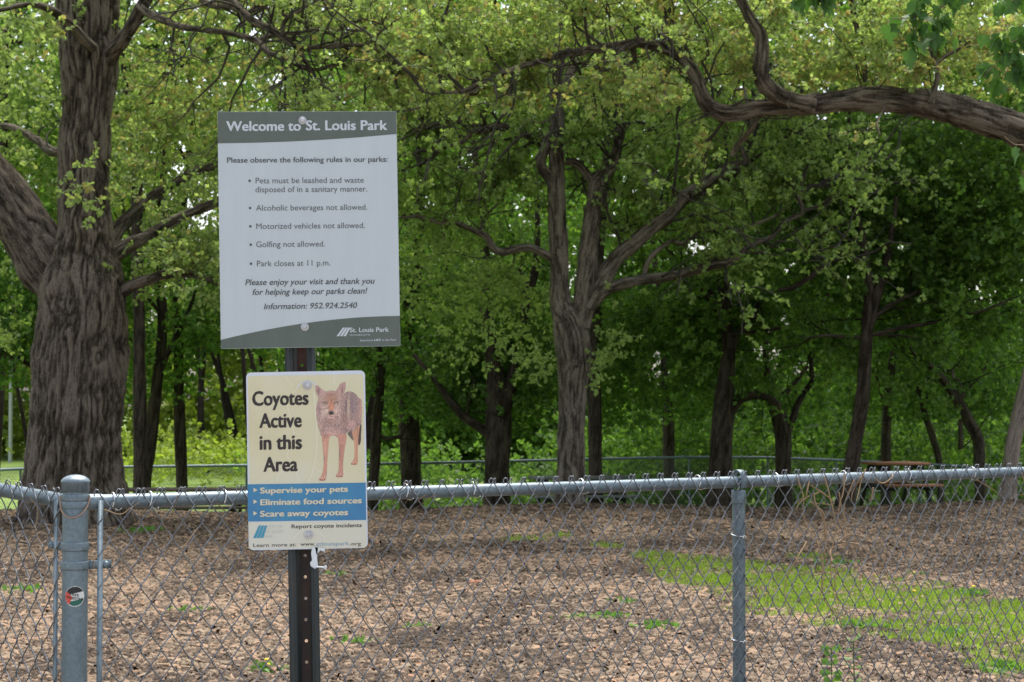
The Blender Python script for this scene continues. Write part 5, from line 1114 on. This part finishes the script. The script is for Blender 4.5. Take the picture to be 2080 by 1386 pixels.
soft(318, 290, 110, 90, (.46, .26, .20), .85, mhd); soft(320, 390, 52, 100, (.66, .30, .20), .95, mhd); soft(215, 480, 70, 90, (.62, .50, .50), .7, mhd); soft(420, 480, 60, 90, (.60, .44, .44), .7, mhd); soft(320, 520, 80, 40, (.70, .48, .46), .7, mhd); soft(310, 600, 110, 60, (.42, .27, .26), .7, mhd)
soft(250, 640, 100, 26, (.26, .19, .24), .6, mhd); soft(390, 630, 70, 30, (.28, .20, .25), .6, mhd); soft(160, 420, 26, 120, (.36, .27, .33), .6, mhd); soft(452, 400, 20, 130, (.36, .27, .33), .6, mhd)
for ear in ([(122, 136), (165, 160), (228, 210), (205, 245), (175, 262), (150, 230)], [(486, 112), (440, 130), (385, 205), (400, 240), (440, 250), (468, 210)]):
    e_ = inpoly(x, y, ear); colr[e_] = np.array((.52, .34, .37)) * (1 + .3 * (nz[e_, None] - .5))
soft(160, 205, 20, 60, (.22, .15, .17), .8, mhd); soft(205, 215, 30, 30, (.62, .44, .46), .6, mhd); soft(455, 200, 16, 60, (.20, .14, .17), .8, mhd); soft(420, 215, 26, 30, (.62, .44, .46), .6, mhd); soft(478, 130, 14, 40, (.48, .28, .30), .7, mhd)
for ex, s in ((243, 1), (378, -1)):
    soft(ex - s * 4, 353, 36, 20, (.16, .11, .13), .9, mhd, 1); soft(ex, 352, 20, 11, (.60, .56, .44), 1, mhd, .8); soft(ex + s * 2, 352, 7, 8, (.04, .03, .04), 1, mhd, .6); soft(ex + s * 22, 362, 9, 7, (.10, .06, .07), .8, mhd); soft(ex, 332, 36, 12, (.62, .46, .44), .6, mhd)
for (cx_, cy_, rx, ry, c_, k_) in ((262, 455, 30, 40, (.80, .70, .66), .7), (372, 455, 28, 40, (.78, .66, .62), .7), (230, 405, 34, 20, (.72, .62, .60), .6), (405, 405, 30, 20, (.70, .60, .58), .6), (318, 250, 60, 26, (.34, .22, .20), .6), (318, 330, 14, 60, (.34, .20, .17), .5), (262, 335, 16, 30, (.36, .24, .22), .5), (372, 335, 16, 30, (.36, .24, .22), .5), (180, 470, 16, 60, (.28, .21, .25), .6), (445, 500, 14, 60, (.28, .20, .23), .6), (316, 560, 60, 14, (.30, .20, .20), .6), (255, 560, 20, 40, (.36, .25, .27), .5)): soft(cx_, cy_, rx, ry, c_, k_, mhd)
for ex, s in ((243, 1), (378, -1)): soft(ex - s * 2, 345, 32, 8, (.05, .03, .04), 1., mhd, .6); soft(ex, 355, 18, 9, (.70, .64, .46), 1, mhd, .6); soft(ex, 354, 7, 8, (.02, .015, .02), 1, mhd, .5); soft(ex + s * 26, 362, 16, 6, (.06, .04, .05), .9, mhd)
soft(318, 478, 36, 29, (.025, .022, .032), 1, mhd, .45); soft(316, 462, 14, 7, (.2, .2, .24), .5, mhd); soft(300, 498, 8, 6, (.0, .0, .0), .8, mhd); soft(318, 520, 40, 6, (.22, .13, .14), .8, mhd)
ny_, nx_ = GX.shape; idx = np.where(msk)[0]
cu_, cv_ = cm(x, y)
hs_ = step / 2
def corner(dx, dy): a, b = cm(x[idx] + dx, y[idx] + dy); return np.array([S2.uv(p_, q_) for p_, q_ in zip(a, b)])
# affine fit of the mapping for speed
ax = np.array([S2.uv(*cm(*c_)) for c_ in ((112, 92), (700, 92), (112, 1318))]); e1 = (ax[1] - ax[0]) / 588; e2 = (ax[2] - ax[0]) / 1226
def mapf(X, Y): return ax[0] + np.outer(X - 112, e1) + np.outer(Y - 92, e2)
vs = []
for dx, dy in ((-hs_, -hs_), (-hs_, hs_), (hs_, hs_), (hs_, -hs_)): q = mapf(x[idx] + dx, y[idx] + dy); vs.append(np.stack((q[:, 0], np.full(len(idx), -.0016), q[:, 1]), -1))
v = np.stack(vs, 1).reshape(-1, 3); mb = MB(); mb.add(v, np.arange(len(idx))[:, None] * 4 + np.array([[0, 1, 2, 3]])); me = mb.mesh('coyote_print')
ca = me.attributes.new('ink', 'FLOAT_COLOR', 'FACE'); ca.data.foreach_set('color', np.hstack((np.clip(colr[idx] * (.90, .80, .66) * (1 + (.4 + .6 * mbd[idx, None] * ~(ml | mr)[idx, None]) * (nz4[idx, None] - .5)), .004, .9), np.ones((len(idx), 1)))).astype(np.float32).ravel())
ink = mat('coyote_ink', (.5, .4, .3), .55); at = nd(ink, 'ShaderNodeAttribute', attribute_name='ink'); lk(ink, at.outputs['Color'], ink.node_tree.nodes['Principled BSDF'].inputs['Base Color'])
tag(link('coyote_print', me, ink, cs), label='printed coyote facing the viewer')
# sticker lettering, wrapped on the post
for st, u0, u1, v0, cap in (('FREE', -.48, .42, .06, .22), ('PALESTINE', -.85, .90, -.30, .24)):
    me = text_mesh(st, .02); n = len(me.vertices); co = np.zeros(n * 3); me.vertices.foreach_get('co', co); co = co.reshape(-1, 3); mn, mx = co[:, 0].min(), co[:, 0].max()
    U_ = ((co[:, 0] - mn) / (mx - mn) * (u1 - u0) + u0) * rs_; V_ = (v0 + co[:, 1] / CAP * cap) * rs_ - U_ * .16
    me.vertices.foreach_set('co', np.array([on_post(a, b, .0013) for a, b in zip(U_, V_)]).ravel()); me.update(); me.materials.clear(); me.materials.append(ST['black'])
    part('lettering', me, ST['black'], stick)
# torn white tag with a cable tie under the lower sign
root = thing('torn_tag', 'torn scrap of white plastic with a white cable tie under the coyote sign', 'tag', tuple(P(640, 1122, ZS)))
wp = mat('white_plastic', (.62, .64, .66), .35)
for poly in ([(634, 1112), (646, 1112), (644, 1135), (646, 1150), (640, 1156), (631, 1150), (630, 1143), (634, 1138), (632, 1125)], [(640, 1112), (660, 1114), (660, 1121), (650, 1118), (643, 1128)]):
    n = len(poly); f_ = [P(a, b, ZS - .002) for a, b in poly]; g_ = [p_ + np.array((0, .001, 0)) for p_ in f_]; me = bpy.data.meshes.new('scrap')
    me.from_pydata([tuple(p_) for p_ in f_ + g_], [], [tuple(range(n)), tuple(range(2 * n - 1, n - 1, -1))] + [(i, i + n, (i + 1) % n + n, (i + 1) % n) for i in range(n)]); part('scrap', me, wp, root)
q = MB(); tube(q, [P(640, 1152, ZS - .006), P(650, 1152, ZS - .008), P(658, 1153, ZS - .006)], .0022, 6); box(q, P(661, 1153, ZS - .006), (.006, .005, .009)); part('cable_tie', q, wp, root)

# ------------------------------------------------------------------ weeds
M['weed'] = leafmat('weed_leaf', (.07, .16, .03), (.17, .32, .07), .4); M['yel'] = mat('dandelion_yellow', (.75, .5, .02), .7)
def weed(label, px, py, n, size, h=.0, grp=None, flower=0, tint=.5, cat='weed', name='weed'):
    x0, z0 = gpix(px, py); root = thing(name, label, cat, (x0, z0, float(gz(x0, z0))), grp)
    mb = MB(); n = n * 3; C = np.tile((x0, z0, float(gz(x0, z0)) + .015), (n, 1)) + RN.normal(0, size * .6, (n, 3)) * (1, 1, .0); size = size * .5
    D = RN.normal(0, 1, (n, 3)); D[:, 2] = np.abs(D[:, 2]) * .7 + .25; leaves(mb, C, D, size * RN.uniform(.5, 1.1, n), np.clip(RN.normal(tint, .2, n), .01, 1)); part('leaves', mb, M['weed'], root)
    for k in range(flower):
        c = np.array((x0 + RN.normal(0, size * .6), z0 + RN.normal(0, size * .4), float(gz(x0, z0)) + .04 + .03 * k)); q = MB(); tube(q, [(c[0], c[1], c[2] - .05), c], .002, 4); st = part('stem', q, M['weed'], root)
        q = MB(); lathe(q, c[:2], [(.004, c[2]), (.016, c[2] + .003), (.017, c[2] + .007), (.009, c[2] + .013), (.001, c[2] + .014)], 12); part('flower', q, M['yel'], root)
    return root
W_ = [('flowering dandelion at the bottom left of the sign post', 550, 1365, 26, .11, 2, 'dandelion'), ('dandelion with yellow flowers in the grass patch near the right', 1965, 1205, 34, .13, 2, 'dandelion'), ('single yellow dandelion at the upper edge of the grass patch', 1866, 1166, 12, .09, 1, 'dandelion'), ('small dandelion in the middle of the grass on the right', 1850, 1208, 12, .09, 1, 'dandelion'),
 ('small bright green weed above the mulch below the central oak', 1268, 1232, 16, .09, 0, 'weed'), ('spreading green weed in the mulch left of the line post', 1240, 1262, 22, .12, 0, 'weed'), ('leafy weed nearest to the left foot of the line post', 1328, 1280, 22, .12, 0, 'weed'), ('pale clump of low leaves at the lower middle of the mulch', 1170, 1262, 10, .10, 0, 'weed'),
 ('green tuft seen through the fence left of the corner post', 45, 1200, 18, .14, 0, 'weed'), ('low green tuft beside the foot of the great oak', 285, 1080, 26, .16, 0, 'weed'), ('small green tuft in the mulch left of the coyote sign', 385, 1242, 14, .10, 0, 'weed'), ('green weed right of the sign post below the coyote sign', 725, 1310, 22, .10, 0, 'weed'), ('small weed just right of the coyote sign corner', 680, 1168, 14, .10, 0, 'weed'), ('weed low in the mulch at the far bottom right corner', 2040, 1365, 30, .12, 0, 'weed'), ('thin pale weed in the left part of the mulch right of the signs', 850, 1280, 14, .09, 0, 'weed'), ('dark weed cluster inside the grass patch', 1735, 1278, 26, .12, 0, 'weed'), ('round weed cluster at the lower grass edge', 1925, 1290, 26, .12, 0, 'weed'), ('weed at the far edge of the grass right of the line post', 1700, 1145, 20, .14, 0, 'weed')]
for (lab, px, py, n_, sz, fl, nm) in W_: weed(lab, px, py, n_, sz, flower=fl, cat='dandelion' if nm == 'dandelion' else 'weed', name=nm)
# two leafy shoots climbing just behind the fence
for lab, px, ys_ in (('taller leafy green shoot climbing behind the mesh at the lower right', 1745, (1440, 1305)), ('shorter leafy green shoot behind the mesh, left of its taller neighbour', 1700, (1450, 1320))):
    root = thing('leafy_shoot', lab, 'plant', tuple(onf(px, ys_[0], -.06))); a = onf(px, ys_[0], -.06); a[2] = 0; b = onf(px + 5, ys_[1], -.05); root.location = a
    w1 = crom(np.array([(*a, 1), (*((a + b) / 2 + (.01, 0, 0)), 1), (*b, 1)]), .03)[:, :3]; q = MB(); tube(q, w1, .0022, 5); part('stem', q, M['weed'], root, True)
    mes = MB(); leaves(mes, np.zeros((1, 3)), np.array([(0., 1, 0)]), 1.0, np.array([.5])); lm = mes.mesh('leaf'); lm.materials.append(M['weed'])
    for k in range(len(w1) // 2, len(w1)):
        for s in (-1, 1):
            o = bpy.data.objects.new('leaf', lm); COL.objects.link(o); o.parent = root; o.location = Vector(w1[k]) - root.location; z_ = random.uniform(.03, .05); o.scale = (z_, z_, z_)
            o.rotation_euler = Vector((s, random.gauss(0, .6), random.uniform(-.1, .9))).to_track_quat('Y', 'Z').to_euler()
# a fallen stick and reddish bark scrap in the mulch
q = MB(); x0, z0 = gpix(380, 1360); w1 = wander((x0 - .15, z0, .035), (1, .1, .02), .42, 6, .06); tube(q, w1, np.linspace(.008, .005, 7), 6)
tag(link('fallen_stick', q.mesh('fallen_stick', True), M['straw']), 'pale fallen stick lying on the mulch at the bottom left', 'stick')
q = MB(); x0, z0 = gpix(965, 1192); box(q, (x0, z0, .035), (.14, .05, .015), .3, ry=.1); tube(q, [(x0 - .1, z0, .03), (x0 + .05, z0 + .02, .045), (x0 + .1, z0 + .01, .03)], [.012, .016, .006], 5)
tag(link('bark_scrap', q.mesh('bark_scrap'), mat('red_bark', (.30, .10, .05), .8)), 'reddish brown scrap of bark on the mulch below the middle of the rail', 'bark')
tot = sum(len(o.data.polygons) for o in SC.objects if o.type == 'MESH'); print('objects', len(SC.objects), 'polys', tot)
